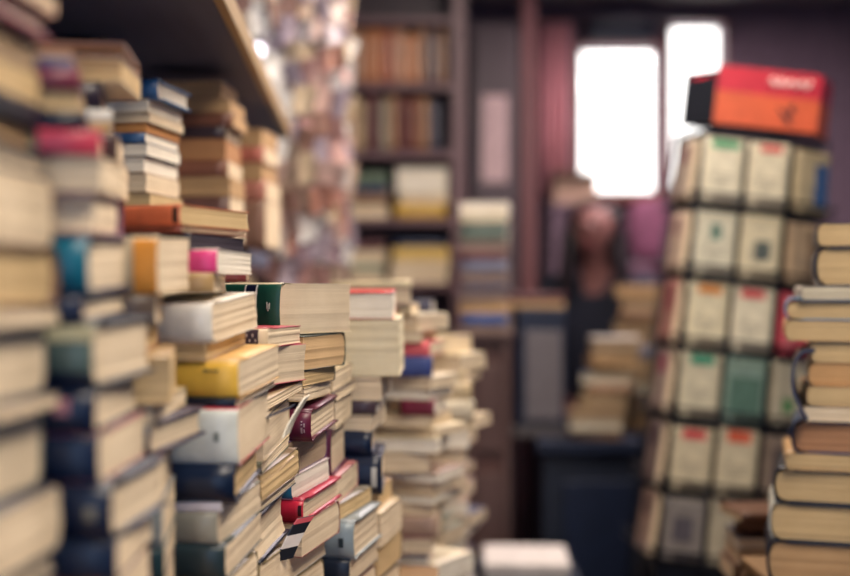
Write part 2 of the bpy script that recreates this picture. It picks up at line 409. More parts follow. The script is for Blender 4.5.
column('third pile from the left', .84, C1, [
 (124, 42, 58, 'rusty brown edged hardback at the top of the third pile', dict(tilt=2, r=140, cov='#8f6a58', orient='fore', pg='b', hard=True, L=.1)),
 (122, 58, 82, 'tan book with white end under the rusty brown hardback', dict(tilt=2, r=141, cov='#bfb29a', orient='fore', pg='t', L=.11)),
 (102, 82, 110, 'dark striped spine with painted lilac highlight, high in the third pile', dict(tilt=2, r=110, cov='#2b2233', hard=True, L=.13, marks=[('lilac_highlight', '#cdb6d6', [(.1, .19, .2, .85)])])),  # lilac mark is a highlight painted on the spine
 (112, 110, 121, 'slim white spine coloured as a highlight, high in the third pile', dict(tilt=2, r=114, cov='#e8e6e0', L=.13)),  # white book drawn in place of a bright highlight
 (110, 121, 134, 'slim tan spined paperback under the white highlight one', dict(tilt=2, r=113, cov='#b89a72', L=.13)),
 (118, 134, 160, 'dark brown book behind the pinkish red spine', dict(tilt=2, r=124, cov='#4a3638', L=.13)),
 (121, 160, 196, 'pale peach cream book beside the thick cream one', dict(tilt=2, r=128, cov='#d9bfa0', orient='fore', pg='c', L=.13)),
 (120, 196, 237, 'brown mauve book half hidden left of the orange topped pile', dict(tilt=2, r=124, cov='#6a4a55', orient='fore', pg='b', hard=True, L=.13)),
 (158, 237, 295, 'fat cream book with orange spine sticker', dict(tilt=2, r=190, cov='#e6d3b0', spine='#d8c6a4', marks=[('orange_sticker', '#f0a040', [(.0, .13, .02, .98)])])),
 (156, 295, 328, 'greyish brown book under the orange stickered one', dict(tilt=2, r=164, cov='#5e5048')),
 (140, 328, 356, 'dull red and tan book left of the yellow spine', dict(tilt=2, r=158, cov='#a05a4a', orient='fore', pg='t')),
 (172, 356, 404, 'wide tan paged book hidden left of the yellow spine', dict(tilt=2, r=176, cov='#b09064', orient='fore', pg='t', L=.16)),
 (152, 404, 424, 'cream paperback with curled cover above the dark edged one', dict(tilt=2, r=186, cov='#c9b896', orient='fore', pg='c')),
 (151, 424, 457, 'cream paged book with narrow navy spine in front of the white spined book', dict(tilt=2, r=206, cov='#39304a', spine='#1a2440', pg='c', W=.108, L=.09, hard=True)),
 (160, 457, 502, 'beige page block below the narrow navy spined book', dict(tilt=2, r=172, cov='#8a5a55', orient='fore', pg='c')),
 (163, 502, 548, 'grey patterned paperback near the bottom of the third pile', dict(tilt=2, r=176, cov='#8a8a86', spine='#7c8284')),
 (165, 548, 580, 'dark teal book at the bottom of the third pile', dict(tilt=2, r=176, cov='#20383f')),
], L=.135, W=.108)

column('pile with the yellow spine', .965, C1, [
 (180, 204, 225, 'orange spined paperback lying on top of the front pile', dict(tilt=0, r=249, cov='#d98460', spine='#dd7a56', orient='spine', pg='t', L=.075, W=.105, marks=[('black_title_mark', '#241a1c', [(.02, .09, .12, .9)])])),
 (181, 226, 232, 'thin reddish brown booklet under the orange spined paperback', dict(tilt=0, r=247, cov='#8a4a3c', L=.075, W=.10)),
 (190, 233, 249, 'black covered curved paperback under the thin reddish brown booklet', dict(tilt=0, r=245, cov='#15192c', pg='#2e2636', L=.08, W=.10)),
 (217, 249, 273, 'white paperback with hot pink spine', dict(tilt=0, r=252, cov='#e6ddd0', spine='#ea4a8c', pg='w', L=.1)),
 (214, 273, 292, 'tan spined paperback between the hot pink and white books', dict(tilt=0, r=226, cov='#d9c6a2', spine='#b99868', L=.1)),
 (213, 303, 343, 'white spined thick paperback with cream pages, above the yellow one', dict(tilt=5, r=258, cov='#ebe4d8', spine='#ece8de', L=.13)),
 (206, 343, 361, 'tan book sandwiched between the white and the yellow spines', dict(tilt=5, r=246, cov='#a88c72', pg='t', orient='fore', L=.13)),
 (239, 361, 399, 'yellow spined thick paperback with small dark title', dict(tilt=5, r=280, cov='#d8b070', spine='#f2c24e', 
     marks=[('dark_title', '#3c3a44', [(.13, .142, .73, .79), (.145, .152, .73, .77), (.156, .166, .73, .78), (.17, .178, .73, .77), (.182, .2, .735, .775), (.204, .212, .73, .81), (.216, .226, .73, .79)])])),
 (236, 399, 408, 'thin black book under the yellow spined paperback', dict(tilt=5, r=276, cov='#141c2e')),
 (239, 408, 466, 'thick white spined paperback with red edged cover', dict(tilt=5, r=270, cov='#c2404e', spine='#dfe3dc', marks=[('grey_emblem', '#7c8680', [(.12, .15, .44, .6)])])),
 (236, 466, 503, 'dark navy spined hardback below the white and red one', dict(tilt=5, r=262, cov='#10203a', hard=True, pg='t')),
 (222, 503, 512, 'slim pale lilac paperback standing in for a highlight, near the bottom', dict(tilt=5, r=258, cov='#e8dfe4')),  # pale slim book takes the place of the highlight on the grey one
 (218, 512, 546, 'grey backed book with beige pages near the bottom of the yellow spine pile', dict(tilt=5, r=262, cov='#8d8a80', spine='#9a978a')),
 (226, 546, 580, 'dark green grey book at the bottom of the yellow spine pile', dict(tilt=5, r=262, cov='#2a3a40')),
], L=.135, W=.112)

column('pile with the small red covers', 1.10, C1, [
 (246, 268, 281, 'small paperback with dark patterned end beside the hot pink spine', dict(tilt=0, r=250, cov='#7a3a3c', pg='d', L=.07, W=.1)),
 (268, 328, 348, 'small cream spined book in a red cover, above its twin', dict(tilt=0, r=301, cov='#b0384a', spine='#e9d2b0', marks=[('dark_patterned_band', '#3a2c3e', [(.08, .25, .06, .94)]), ('pattern_lozenge', '#cdbcb4', [(.095, .11, .3, .45), (.12, .135, .55, .72), (.145, .16, .3, .45), (.17, .185, .55, .72), (.2, .215, .3, .45), (.225, .24, .55, .7)])], L=.12, W=.1)),
 (252, 348, 388, 'cream paged paperback with thin red cover edges, right of the yellow spine', dict(tilt=0, r=306, cov='#b8405a', spine='#e0c090', L=.12)),
 (262, 402, 413, 'pale paperback with shaded brown page corner', dict(tilt=7, r=303, cov='#b09878', orient='fore', pg='c', L=.12)),
 (263, 413, 421, 'slim black and blue covered booklet, tilted', dict(tilt=7, r=290, cov='#1d2a40', L=.12)),
 (264, 421, 462, 'cream paperback right of the white and red book', dict(tilt=7, r=290, cov='#d8c29a', orient='fore', pg='c', L=.13)),
 (262, 462, 474, 'thin grey olive booklet with frayed edge', dict(tilt=7, r=290, cov='#6a6a58', L=.13)),
 (262, 474, 503, 'tan paged paperback sloping up beside the maroon book', dict(tilt=7, r=300, cov='#7d6a58', orient='fore', pg='t', L=.13)),
 (258, 503, 515, 'thin dark speckled paperback, low in the sharp area', dict(tilt=7, r=296, cov='#2c3440', L=.13)),
 (260, 515, 565, 'beige book with narrow navy spine at the bottom of the small red cover pile', dict(tilt=7, r=290, cov='#1d2338', orient='end', pg='c', W=.11, L=.1, hard=True)),
], L=.125, W=.106)

column('sharpest pile with the green book', 1.225, C2, [
 (281, 283, 335, 'thick green spined paperback with white bands, on top of the sharp pile', dict(tilt=0, r=351, cov='#e2d2b4', spine='#1c4f42', L=.13, W=.125, 
     marks=[('white_band', '#e6e4dc', [(.25, .265, .0, 1), (.375, .39, .0, 1)]), ('navy_band', '#18203c', [(.267, .373, .0, 1)]),
            ('pale_title', '#d2d8cc', [(.1, .11, .5, .62), (.115, .125, .46, .6), (.13, .137, .5, .64)])])),
 (303, 336, 371, 'tan paged book with dark green cover under the thick green one', dict(tilt=0, r=345, cov='#2b3a34', orient='fore', pg='#d2b084', L=.15, W=.11)),
 (303, 371, 387, 'thin tan paged book, second under the thick green one', dict(tilt=0, r=335, cov='#4a3a34', orient='fore', pg='t', L=.15, W=.10)),
 (304, 387, 402, 'cream paperback with a wedge shaped gap above the maroon book', dict(tilt=0, r=331, cov='#c9ad80', orient='fore', pg='c', L=.14)),
 (312, 411, 441, 'maroon spined book with small silver letters', dict(tilt=4, r=338, cov='#5a2038', spine='#641a38', L=.09, W=.115, hard=True,
     marks=[('silver_letters', '#b9a0a8', [(.07, .085, .3, .42), (.07, .085, .5, .62), (.1, .108, .28, .48), (.112, .12, .28, .48), (.1, .12, .56, .6), (.1, .12, .66, .7)])])),
 (290, 441, 477, 'page block with shade coloured into its brownish pages below the maroon spine', dict(tilt=4, r=327, cov='#6a4468', orient='fore', pg='#b09880', L=.1)),  # shade on these pages is put into their colour
 (292, 477, 500, 'white paged book with small blue spine', dict(tilt=4, r=330, cov='#d8c8c8', spine='#1f5f80', pg='w', L=.1)),
 (304, 500, 523, 'bright red spined book with red cover boards', dict(tilt=4, r=342, cov='#b02a48', spine='#cf2844', L=.055, W=.118, hard=True, marks=[('dark_corner', '#3a1824', [(.02, .09, .35, .8)])])),
 (302, 523, 558, 'cream paperback directly under the bright red one', dict(tilt=4, r=340, cov='#8a4a44', orient='fore', pg='c', L=.08)),
 (288, 558, 582, 'white and black patterned paperback at the bottom of the sharp pile', dict(tilt=4, r=326, cov='#cfc8c0', spine='#d8d0c8', L=.08)),
], L=.125, W=.104)

column('pile behind the maroon book', 1.35, C2, [
 (333, 372, 392, 'cream book with loose covers behind the thin tan ones', dict(tilt=3, r=352, cov='#bfae90', orient='fore', pg='c', L=.13)),
 (336, 392, 402, 'thin grey brown booklet behind the maroon book', dict(tilt=3, r=356, cov='#6d5f5a')),
 (336, 402, 430, 'cream wedge paged paperback behind the maroon book', dict(tilt=3, r=352, cov='#a99b84', orient='fore', pg='c')),
 (332, 430, 478, 'thick book with dark maroon spine and pale pages, right of the shaded block', dict(tilt=3, r=348, cov='#5a2440', orient='spine', pg='c', hard=True)),
 (337, 478, 505, 'beige paperback with pink cover edge', dict(tilt=3, r=358, cov='#c48080', orient='fore', pg='c')),
 (338, 505, 522, 'worn grey covered paperback above the grey blue one', dict(tilt=3, r=372, cov='#8c8478', orient='fore', pg='t')),
 (355, 522, 560, 'grey blue covered book with round spine near the bottom', dict(tilt=3, r=382, cov='#8f989c', spine='#8f9ea6', hard=True, L=.12, marks=[('dark_emblem', '#2c3c46', [(.1, .15, .35, .6)])])),
 (350, 560, 585, 'dark book under the grey blue one at the bottom edge', dict(tilt=3, r=378, cov='#232c3c')),
], L=.11, W=.108)

column('pile with the big cream block', 1.475, C2, [
 (393, 292, 319, 'white book with red cover on top of the big cream block', dict(tilt=2, r=396, cov='#c84a48', orient='fore', pg='w', L=.10)),
 (400, 319, 376, 'big square cream block of pages facing the aisle', dict(tilt=2, r=404, cov='#cfc09c', orient='fore', pg='#e4d8ba', L=.14, W=.115)),
 (381, 376, 401, 'cream book with slanted pages below the big cream block', dict(tilt=2, r=392, cov='#a79a84', orient='fore', pg='c')),
 (376, 401, 414, 'slim brown book with a white edge patch', dict(tilt=2, r=384, cov='#4c3c44', pg='w')),
 (372, 414, 432, 'beige paperback above the navy book', dict(tilt=2, r=386, cov='#9a8a72', orient='fore', pg='c')),
 (372, 432, 457, 'dark blue cloth book above the one with a white label', dict(tilt=2, r=378, cov='#101d38', hard=True, L=.07)),
 (382, 457, 494, 'navy book with small white label on the spine', dict(tilt=2, r=386, cov='#0f1c38', hard=True, L=.08, marks=[('white_label', '#c8c4bc', [(.08, .17, .2, .75)])])),
 (372, 494, 514, 'tan paperback under the navy book with the white label', dict(tilt=2, r=392, cov='#b0906a', orient='fore', pg='t')),
 (381, 514, 548, 'cream paperback right of the grey blue book', dict(tilt=2, r=402, cov='#c0ab88', orient='fore', pg='c', L=.1)),
 (378, 548, 580, 'brownish book at the foot of the big cream block pile', dict(tilt=2, r=402, cov='#5a4438', orient='fore', pg='t', L=.1)),
], L=.13, W=.11)

# loose leaflets and bent covers poking out between the sharp piles
def leaflet(label, pts, dep, cols, skew=.03):
    P_ = [at(*p) for p in pts]; B = []
    for i in range(len(P_)-1):
        p0, p1, p2, p3 = P_[max(i-1, 0)], P_[i], P_[i+1], P_[min(i+2, len(P_)-1)]
        for q in range(5):
            t = q/5; B.append(.5*(2*p1+(p2-p0)*t+(2*p0-5*p1+4*p2-p3)*t*t+(3*p1-p0-3*p2+p3)*t**3))
    B.append(P_[-1]); bm = bmesh.new(); R_ = []; bk = Vector((skew, dep, dep*.1)); n = len(B)
    for i, p in enumerate(B):
        t = (B[min(i+1, n-1)]-B[max(i-1, 0)]).normalized(); nr = Vector((-t.z, 0, t.x)).normalized()*.0012
        R_.append([bm.verts.new(v) for v in (p, p+nr, p+nr+bk, p+bk)])
    for i in range(n-1):
        for k in range(4):
            bm.faces.new((R_[i][k], R_[i][(k+1) % 4], R_[i+1][(k+1) % 4], R_[i+1][k])).material_index = (i*len(cols)//(n-1)) % len(cols)
    bm.faces.new(R_[0]); bm.faces.new(R_[-1])
    o = obj('leaflet', bm, [cover(c, .3) for c in cols]); tag(o, label, 'leaflet'); return o
leaflet('curled off-white leaflet sticking up left of the maroon book with silver letters', [(283, 438, 1.07), (288, 426, 1.08), (296, 412, 1.09), (304, 399, 1.10)], .02, ['#e6e0d0'], .004)
leaflet('slim dark blue leaflet poking out above the off-white curled one', [(263, 420, 1.06), (275, 415, 1.07), (289, 409, 1.09)], .02, ['#1e2c48'], .004)
leaflet('white and black striped leaflet slanting below the bright red book', [(276, 562, 1.165), (283, 546, 1.168), (291, 530, 1.172), (298, 519, 1.176)], .012, ['#23262e', '#e4dcd6', '#23262e', '#d8606a'], .016)
leaflet('thin orange edged leaflet jutting out left of the shaded page block', [(264, 482, 1.06), (276, 473, 1.07), (288, 461, 1.09)], .02, ['#d8b890'], .004)

# ------------------------------------------------------------------ cluttered cream piles farther on
SPECK = ['#d9c9a6', '#cdb894', '#e0d4bc', '#c9a0a0', '#b88a70', '#e4dac4', '#a88c7c', '#c8b8a0', '#8c5860', '#4a4a60', '#d8b8b0', '#9aa08c']
ORD = ['topmost', 'second', 'third', 'fourth', 'fifth', 'sixth', 'seventh', 'eighth', 'ninth', 'tenth', 'eleventh', 'twelfth', 'thirteenth',
       'fourteenth', 'fifteenth', 'sixteenth', 'seventeenth', 'eighteenth', 'nineteenth', 'twentieth', 'twenty-first', 'twenty-second', 'twenty-third', 'twenty-fourth']+['%s-%s' % (a, b) for a in ('twenty', 'thirty', 'forty') for b in ('fifth', 'sixth', 'seventh', 'eighth', 'ninth', 'first', 'second', 'third', 'fourth')]
CN = {'#d9c9a6': 'cream', '#cdb894': 'beige', '#e0d4bc': 'ivory', '#c9a0a0': 'pale pink', '#b88a70': 'tan', '#e4dac4': 'off-white', '#a88c7c': 'grey brown',
      '#c8b8a0': 'light beige', '#8c5860': 'dusky red', '#4a4a60': 'dark slate', '#d8b8b0': 'pale rose', '#9aa08c': 'grey green', '#f0727a': 'bright coral red', '#3c4a88': 'blue', '#7a2840': 'dark crimson',
      '#8a6a50': 'brown', '#a0785a': 'light brown', '#6a4a3c': 'dark brown', '#5a6c58': 'mossy green', '#2f3a5a': 'navy', '#c8a048': 'ochre yellow', '#5a2c34': 'maroon', '#b09878': 'sand coloured',
      '#3a5a9a': 'cobalt blue', '#747890': 'grey blue', '#e8e4dc': 'white', '#5c6a64': 'sage grey', '#e8a0a0': 'rose'}
def messy_pile(name, px, d, zb, ytop, cols, L=(.1, .14), W=(.1, .12), T=(.014, .034), jit=.012, yawr=(-5, 35), fixed=None, edge=None):
    z = zb; zt = at(px, ytop, d).z; st = []
    while z < zt-.006:
        t = min(random.uniform(*T), max(zt-z, .008)); st.append((z, t)); z += t
    n = len(st)
    for i, (z, t) in enumerate(st):
        c = random.choice(cols); yy = CY-(z+t/2-H)/d*F
        if fixed:
            for fy, fc in list(fixed):
                if abs(yy-fy) < t/d*F*.6: c = fc; fixed.remove((fy, fc)); break
        x = at(px, 0, d).x + (edge(yy)/F*d if edge else 0)
        l = random.uniform(*L)
        o = random.choice(['spine', 'fore', 'fore'])
        if c in ('#f0727a', '#3c4a88', '#7a2840', '#3a5a9a', '#c8a048'): o = 'spine'; l = .055
        k = n-1-i
        book(Vector((x+random.uniform(-jit, jit*.4), d+random.uniform(-jit, jit)*.6, z)), yaw=-math.radians(random.uniform(*yawr)), L=l, W=random.uniform(*W), T=t-.0008,
             orient=o, cov=c, pg=random.choice('ccwcw'), curl=random.choice([0, 0, .004]) if i == n-1 else 0,
             label='small %s book, %s of the %s' % (CN.get(c, 'plain'), (ORD[k]+' from top') if k else 'topmost', name), group=name)
e1 = lambda y: 0 if y < 300 else min(22, (y-300)*.3)
messy_pile('cream pile beside the big block', 413, 1.80, C3, 281, SPECK[:3]*3+SPECK, fixed=[(352, '#f0727a'), (366, '#3c4a88'), (402, '#7a2840')], edge=e1)
def e2(y): return -28 if y < 330 else (-28+(y-330)*.75 if y < 385 else (12 if y < 440 else max(-22, 12-(y-440)*.5)))
messy_pile('far cream pile ending the left table', 462, 2.05, C3, 300, SPECK[:3]*4+SPECK, edge=e2, yawr=(-15, 30))
def e3(y): return 0
messy_pile('low rose pile behind the cream one', 466, 2.28, C3, 430, ['#d8b8b0', '#a88c7c', '#4a4a60', '#c9a0a0'], edge=lambda y: -8+(y-430)*.12, yawr=(-10, 25))

# ------------------------------------------------------------------ piles on the wall shelf (behind the front row)
def shelf_pile(name, d, zb, items, L=.15, W=.12, yaw=12):
    z = zb
    tops = [at(0, y, d).z for (_, y, _, _, _) in items]
    for i in range(len(items)-1, -1, -1):
        px, y, c, lab, op = items[i]
        k = dict(L=L, W=W, yaw=yaw, pg='c'); k.update(op)
        k['yaw'] = -math.radians(k['yaw'])
        t = tops[i]-z
        book(Vector((at(px, 0, d).x, d, z)), T=t-.0006, cov=c, label=lab, group=name, **k); z += t
ZS = H+.075
shelf_pile('pile of blue and white books on the shelf', 1.50, ZS, [
 (158, 79, '#2c5f96', 'bright blue spined book with white page end on the shelf', dict(pg='w', L=.13, yaw=9, hard=True)),
 (148, 98, '#c9a878', 'white paged paperback under the bright blue spined book', dict(orient='fore', pg='w', yaw=9)),
 (150, 112, '#d8cbb0', 'ivory book, second under the bright blue one', dict(orient='fore', pg='c', yaw=9)),
 (146, 122, '#c08050', 'orange brown covered book, third under the bright blue one', dict(pg='#c89058', yaw=9, orient='fore')),
 (145, 132, '#3a6090', 'steel blue spined book, fourth under the bright blue one', dict(pg='w', yaw=9)),
 (147, 142, '#1d2436', 'black covered book with white edge, fifth under the bright blue one', dict(pg='w', yaw=9, orient='fore')),
 (144, 156, '#c8b4a0', 'pale book above the beige one in the blue and white pile', dict(pg='w', yaw=9, orient='fore')),
 (146, 172, '#a88868', 'beige brown book above the lowest ones on the shelf', dict(pg='c', yaw=9, orient='fore')),
 (150, 192, '#8a6a58', 'reddish brown book near the bottom of the blue and white pile', dict(pg='t', yaw=9, orient='fore')),
 (150, 208, '#6e5848', 'dark brown book at the bottom of the blue and white pile', dict(pg='t', yaw=9, orient='fore')),
])
shelf_pile('brown pile on the shelf', 1.83, ZS, [
 (222, 80, '#8a6f58', 'brown paged book on top of the blurred brown pile', dict(orient='fore', pg='b', L=.12)),
 (230, 98, '#a08468', 'tan book, second from the top of the blurred brown pile', dict(orient='fore', pg='b', L=.13)),
 (233, 112, '#7c5040', 'rust brown book, third from the top of the blurred brown pile', dict(pg='b', L=.13)),
 (226, 126, '#3c3038', 'dark book in the middle of the blurred brown pile', dict(L=.13)),
 (226, 138, '#a8704c', 'orange tan book below the dark one in the blurred brown pile', dict(L=.13, orient='fore', pg='#b08058')),
 (228, 160, '#8a5a48', 'red brown book in the lower half of the blurred brown pile', dict(L=.13)),
 (230, 176, '#b09070', 'sand coloured book near the bottom of the blurred brown pile', dict(L=.13, orient='fore', pg='b')),
 (230, 196, '#6a4a44', 'dark brown book at the bottom of the blurred brown pile', dict(L=.13)),
], yaw=2)
shelf_pile('far end pile on the shelf', 2.1, ZS, [
 (262, 128, '#b08a68', 'tan book on top of the farthest shelf pile', dict(orient='fore', pg='b', L=.12)),
 (264, 146, '#c07060', 'salmon book, second in the farthest shelf pile', dict(L=.12)),
 (262, 162, '#a89070', 'beige book, third in the farthest shelf pile', dict(orient='fore', pg='b', L=.12)),
 (266, 180, '#b87868', 'brick coloured book, lowest but one in the farthest shelf pile', dict(L=.12)),
 (266, 200, '#8a6858', 'brown book at the bottom of the farthest shelf pile', dict(L=.12)),
], yaw=6)

# ------------------------------------------------------------------ far bookcase
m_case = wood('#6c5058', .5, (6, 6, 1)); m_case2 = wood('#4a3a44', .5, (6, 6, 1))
bcx0, bcx1, bcy, bcd = -.80, at(452, 0, 3.7).x, 3.7, .24
levels = [at(0, y, 3.7).z for y in (350, 283, 218, 151, 83, 17)]
e = empty('bookcase', (bcx0, bcy, 0), label='tall dark brown bookcase against the back, behind the hanging cards', cat='bookcase')
W_ = bcx1-bcx0; top = levels[-1]+.26
box_obj('side_panel', (0, 0, 0), (.025, bcd, top), m_case, e); box_obj('side_panel', (W_, 0, 0), (W_+.045, bcd, top), m_case, e)
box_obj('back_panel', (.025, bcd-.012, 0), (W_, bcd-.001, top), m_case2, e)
for z in levels+[.1, .38, .65, .92, top]:
    if z > .92 and z < levels[0]-.01: continue
    box_obj('shelf', (.025, 0, z-.022), (W_, bcd-.012, z), m_case, e)
def upright(x, y, z, h, T, dep, c, label, group, pg='c', lean=0):
    b = book((0, 0, 0), L=h, W=dep, T=T-.0008, cov=c, pg=pg, label=label, group=group, hard=random.random() < .4, cat='book')
    b.matrix_world = Matrix.Translation((x, y, z)) @ Matrix.Rotation(lean, 4, 'Y') @ Matrix.Rotation(PI/2, 4, 'Y') 
    return b
rows = [(levels[4], 'top row of the far bookcase', ['#b0724c', '#a05a44', '#8a6a50', '#b88a70', '#8c4a44', '#c08058', '#5a4a50', '#a07860']),
        (levels[3], 'second row of the far bookcase', ['#7a4a3c', '#a0785a', '#3c3a4c', '#b09878', '#8a4a3c', '#8a8070', '#5a2c34'])]
UCN = {'#b0724c': 'orange brown', '#a05a44': 'brick red', '#8c4a44': 'dull red', '#c08058': 'pale orange', '#5a4a50': 'dark mauve', '#a07860': 'light brown', '#7a4a3c': 'red brown', '#3c3a4c': 'dark slate', '#8a4a3c': 'rust coloured', '#8a8070': 'grey beige'}
for z, nm, cl in rows:
    x = at(255, 0, 3.7).x; lim = bcx1-.012; q = 0; prev = None; lst = []
    while True:
        t = random.uniform(.02, .042)
        if x+t > lim: break
        c = random.choice([k for k in cl if k != prev]); prev = c
        lst.append((x, t, c)); x += t
    n = len(lst); seen = {}
    tot = {}
    for _, _, c in lst: tot[c] = tot.get(c, 0)+1
    for i, (x, t, c) in enumerate(lst):
        h = random.uniform(.165, .19)
        upright(x, bcy+.02+random.uniform(0, .02), z+.0005, h, t, .13, c,
                'upright %s book, %s from right in the %s' % (UCN.get(c, CN.get(c, 'brown')), ORD[n-1-i].replace('topmost', 'first') if n-1-i < 24 else 'far', nm), nm)
def lying(name, px, d, z, items, L=.2, W=.14, yaw=0, orient='fore'):
    n = len(items)
    for i, (t, c, pg, o) in enumerate(reversed(items)):
        k = n-1-i
        book(Vector((at(px, 0, d).x+random.uniform(-.006, .002), d, z)), yaw=-math.radians(yaw+random.uniform(-3, 3)), L=L*random.uniform(.92, 1), W=W, T=t-.0008, cov=c, pg=pg, orient=o,
             label='%s book lying %s in the %s' % (CN.get(c, 'pale'), ('topmost' if k == 0 else ORD[k]), name), group=name)
        z += t
lying('right hand pile on the third bookcase shelf', 448, 3.72, levels[2], [(.085, '#e0d4bc', 'w', 'fore'), (.03, '#a0785a', 'c', 'fore'), (.05, '#c8a048', 't', 'spine')], L=.17, W=.13)
lying('dark pile on the third bookcase shelf', 388, 3.72, levels[2], [(.04, '#5a6c58', 'c', 'spine'), (.03, '#2f3a5a', 'c', 'spine'), (.035, '#8a6a50', 't', 'spine'), (.045, '#b09878', 'c', 'fore')], L=.16, W=.13)
lying('third pile left on the third bookcase shelf', 332, 3.72, levels[2], [(.05, '#b88a70', 'c', 'fore'), (.04, '#a88c7c', 'c', 'spine'), (.05, '#b09878', 'c', 'fore')], L=.16, W=.13)
lying('right hand pile on the fourth bookcase shelf', 449, 3.72, levels[1], [(.02, '#2f3a5a', 'c', 'spine'), (.045, '#c8a048', '#d8b870', 'fore'), (.03, '#cdb894', 'c', 'fore'), (.045, '#d9c9a6', 'c', 'fore')], L=.19, W=.13)
lying('left pile on the fourth bookcase shelf', 384, 3.72, levels[1], [(.03, '#5a2c34', 'c', 'spine'), (.045, '#c8b8a0', 'c', 'fore'), (.03, '#9aa08c', 'c', 'spine'), (.035, '#cdb894', 'c', 'fore')], L=.19, W=.13)
lying('third pile left on the fourth bookcase shelf', 318, 3.72, levels[1], [(.03, '#a0785a', 'c', 'spine'), (.045, '#b88a70', 'c', 'fore'), (.03, '#a88c7c', 'c', 'spine')], L=.16, W=.13)

# ------------------------------------------------------------------ hanging cards
m_wire = metal('#4a4650', .4)
cd = 2.95
rail = box_obj('ceiling_rail', (at(235, 0, cd).x, cd-.12, ZC-.03), (at(352, 0, cd).x, cd+.14, ZC-.0005), m_wire)
tag(rail, 'dark ceiling rail from which the card wires hang, above the frame', 'rail')
cc = [('#c89c98', 'dusty pink'), ('#a8786a', 'terracotta brown'), ('#ece4e0', 'white'), ('#ece4e0', 'white'), ('#8a6a60', 'brown'), ('#d0b0a8', 'pale rose'), ('#7a6670', 'mauve grey'), ('#b8a090', 'beige'), ('#a89aa8', 'lilac grey'), ('#c8b49a', 'sand')]
wn = 0
for row, yy in enumerate((cd-.09, cd, cd+.1)):
    for k in range(7):
        px = 246+15*k+row*5
        x = at(px, 0, yy).x
        zlo = at(0, 292-8*((k*7+row*3) % 4), yy).z
        bm = bmesh.new(); bm_tube(bm, [(x, yy, ZC-.03), (x, yy, zlo)], .0012, 6)
        w = obj('hanging_wire', bm, m_wire); tag(w, 'thin vertical wire carrying small cards left of the bookcase', 'wire', 'card wires')
        z = ZC-.32-random.random()*.06
        while z > zlo+.02:
            c, cn = random.choice(cc)
            hw, hh = random.uniform(.016, .029), random.uniform(.022, .04)
            bm = bmesh.new()
            n = 5; sg = random.uniform(-.012, .012)
            g = []
            for a in range(n+1):
                u = -1+2*a/n
                g.append([bm.verts.new((u*hw, sg*(u*u)+o, v*hh)) for v in (-1, 1) for o in (0, .0009)])
            for a in range(n):
                p, q = g[a], g[a+1]
                for i0, i1 in ((0, 2), (2, 3), (3, 1), (1, 0)): bm.faces.new((p[i0], p[i1], q[i1], q[i0]))
            for p in (g[0], g[n]): bm.faces.new((p[0], p[2], p[3], p[1]))
            o = obj('hanging_card', bm, cover(c, .18, .35))
            o.location = (x, yy-.004-abs(sg), z-hh); o.rotation_euler = (random.uniform(-.25, .25), random.uniform(-.35, .35), random.uniform(-.7, .7))
            tag(o, 'small glossy %s card hanging in the blurred cluster left of the bookcase' % cn, 'card', 'hanging cards')
            z -= hh*2+random.uniform(-.012, .012)
def emis(name, h, s):
    m, nt, b = node_mat(name); b.inputs['Emission Color'].default_value = hexc(h); b.inputs['Emission Strength'].default_value = s
    b.inputs['Base Color'].default_value = hexc(h); return m
e = empty('clip_lamp', at(258, 50, 2.62), label='small round lit lamp bulb beside the pine shelf edge', cat='lamp')
bm = bmesh.new(); bmesh.ops.create_uvsphere(bm, u_segments=16, v_segments=10, radius=.016)
obj('bulb', bm, emis('lamp_glow', '#f4f0ff', 2.2), e, smooth=True)
bm = bmesh.new(); bm_tube(bm, [(0, 0, .012), (0, 0, .03)], .009, 12); bm_tube(bm, [(0, 0, .03), (0, 0, ZC-at(258, 50, 2.62).z-.001)], .0015, 6); obj('holder', bm, m_wire, e)

# ------------------------------------------------------------------ tall cabinet, post, curtain
cx0, cx1, cy = at(472, 0, 4.5).x, at(519, 0, 4.5).x, 4.5
m_cab = wood('#46363e', .45, (6, 6, 1))
e = empty('tall_cabinet', (cx0, cy, 0), label='tall dark wooden cabinet between the bookcase and the pink curtain', cat='cabinet')
w = cx1-cx0
box_obj('body', (0, .02, 0), (w, .45, 2.5), m_cab, e)
box_obj('door', (.006, 0, .08), (w-.006, .0195, 2.46), m_cab, e, bevel=.004)
bm = bmesh.new(); bm_tube(bm, [(.02, -.002, 1.25), (.02, -.02, 1.26), (.02, -.02, 1.36), (.02, -.002, 1.37)], .005); obj('handle', bm, metal('#8a7a60'), e)
p = box_obj('poster', (at(482, 0, 4.49).x, 4.496, at(0, 182, 4.49).z), (at(508, 0, 4.49).x, 4.4995, at(0, 95, 4.49).z), cover('#b89c9c', .5, .2))
tag(p, 'narrow pinkish grey paper poster fixed to the dark cabinet door', 'poster')
box_post = box_obj('wooden_post', (at(522, 0, 4.5).x, 4.5, 0), (at(536, 0, 4.5).x, 4.58, ZC-.001), wood('#6e4144', .5, (6, 6, 1)))
tag(box_post, 'reddish brown wooden post left of the pink curtain', 'post')
bm = bmesh.new(); x0, x1 = at(540, 0, 5.0).x, at(571, 0, 5.0).x; z0, z1 = at(0, 200, 5.0).z, 2.62
n = 40; vs = []
for i in range(n+1):
    u = i/n
    vs.append([bm.verts.new((x0+(x1-x0)*u, 5.0+.018*math.sin(u*26)+o, z)) for z in (z0, z1) for o in (0, .003)])
for i in range(n):
    a, b_ = vs[i], vs[i+1]
    for p_, q_ in ((0, 2), (2, 3), (3, 1), (1, 0)): bm.faces.new((a[p_], a[q_], b_[q_], b_[p_]))
for a in (vs[0], vs[-1]): bm.faces.new((a[0], a[2], a[3], a[1]))
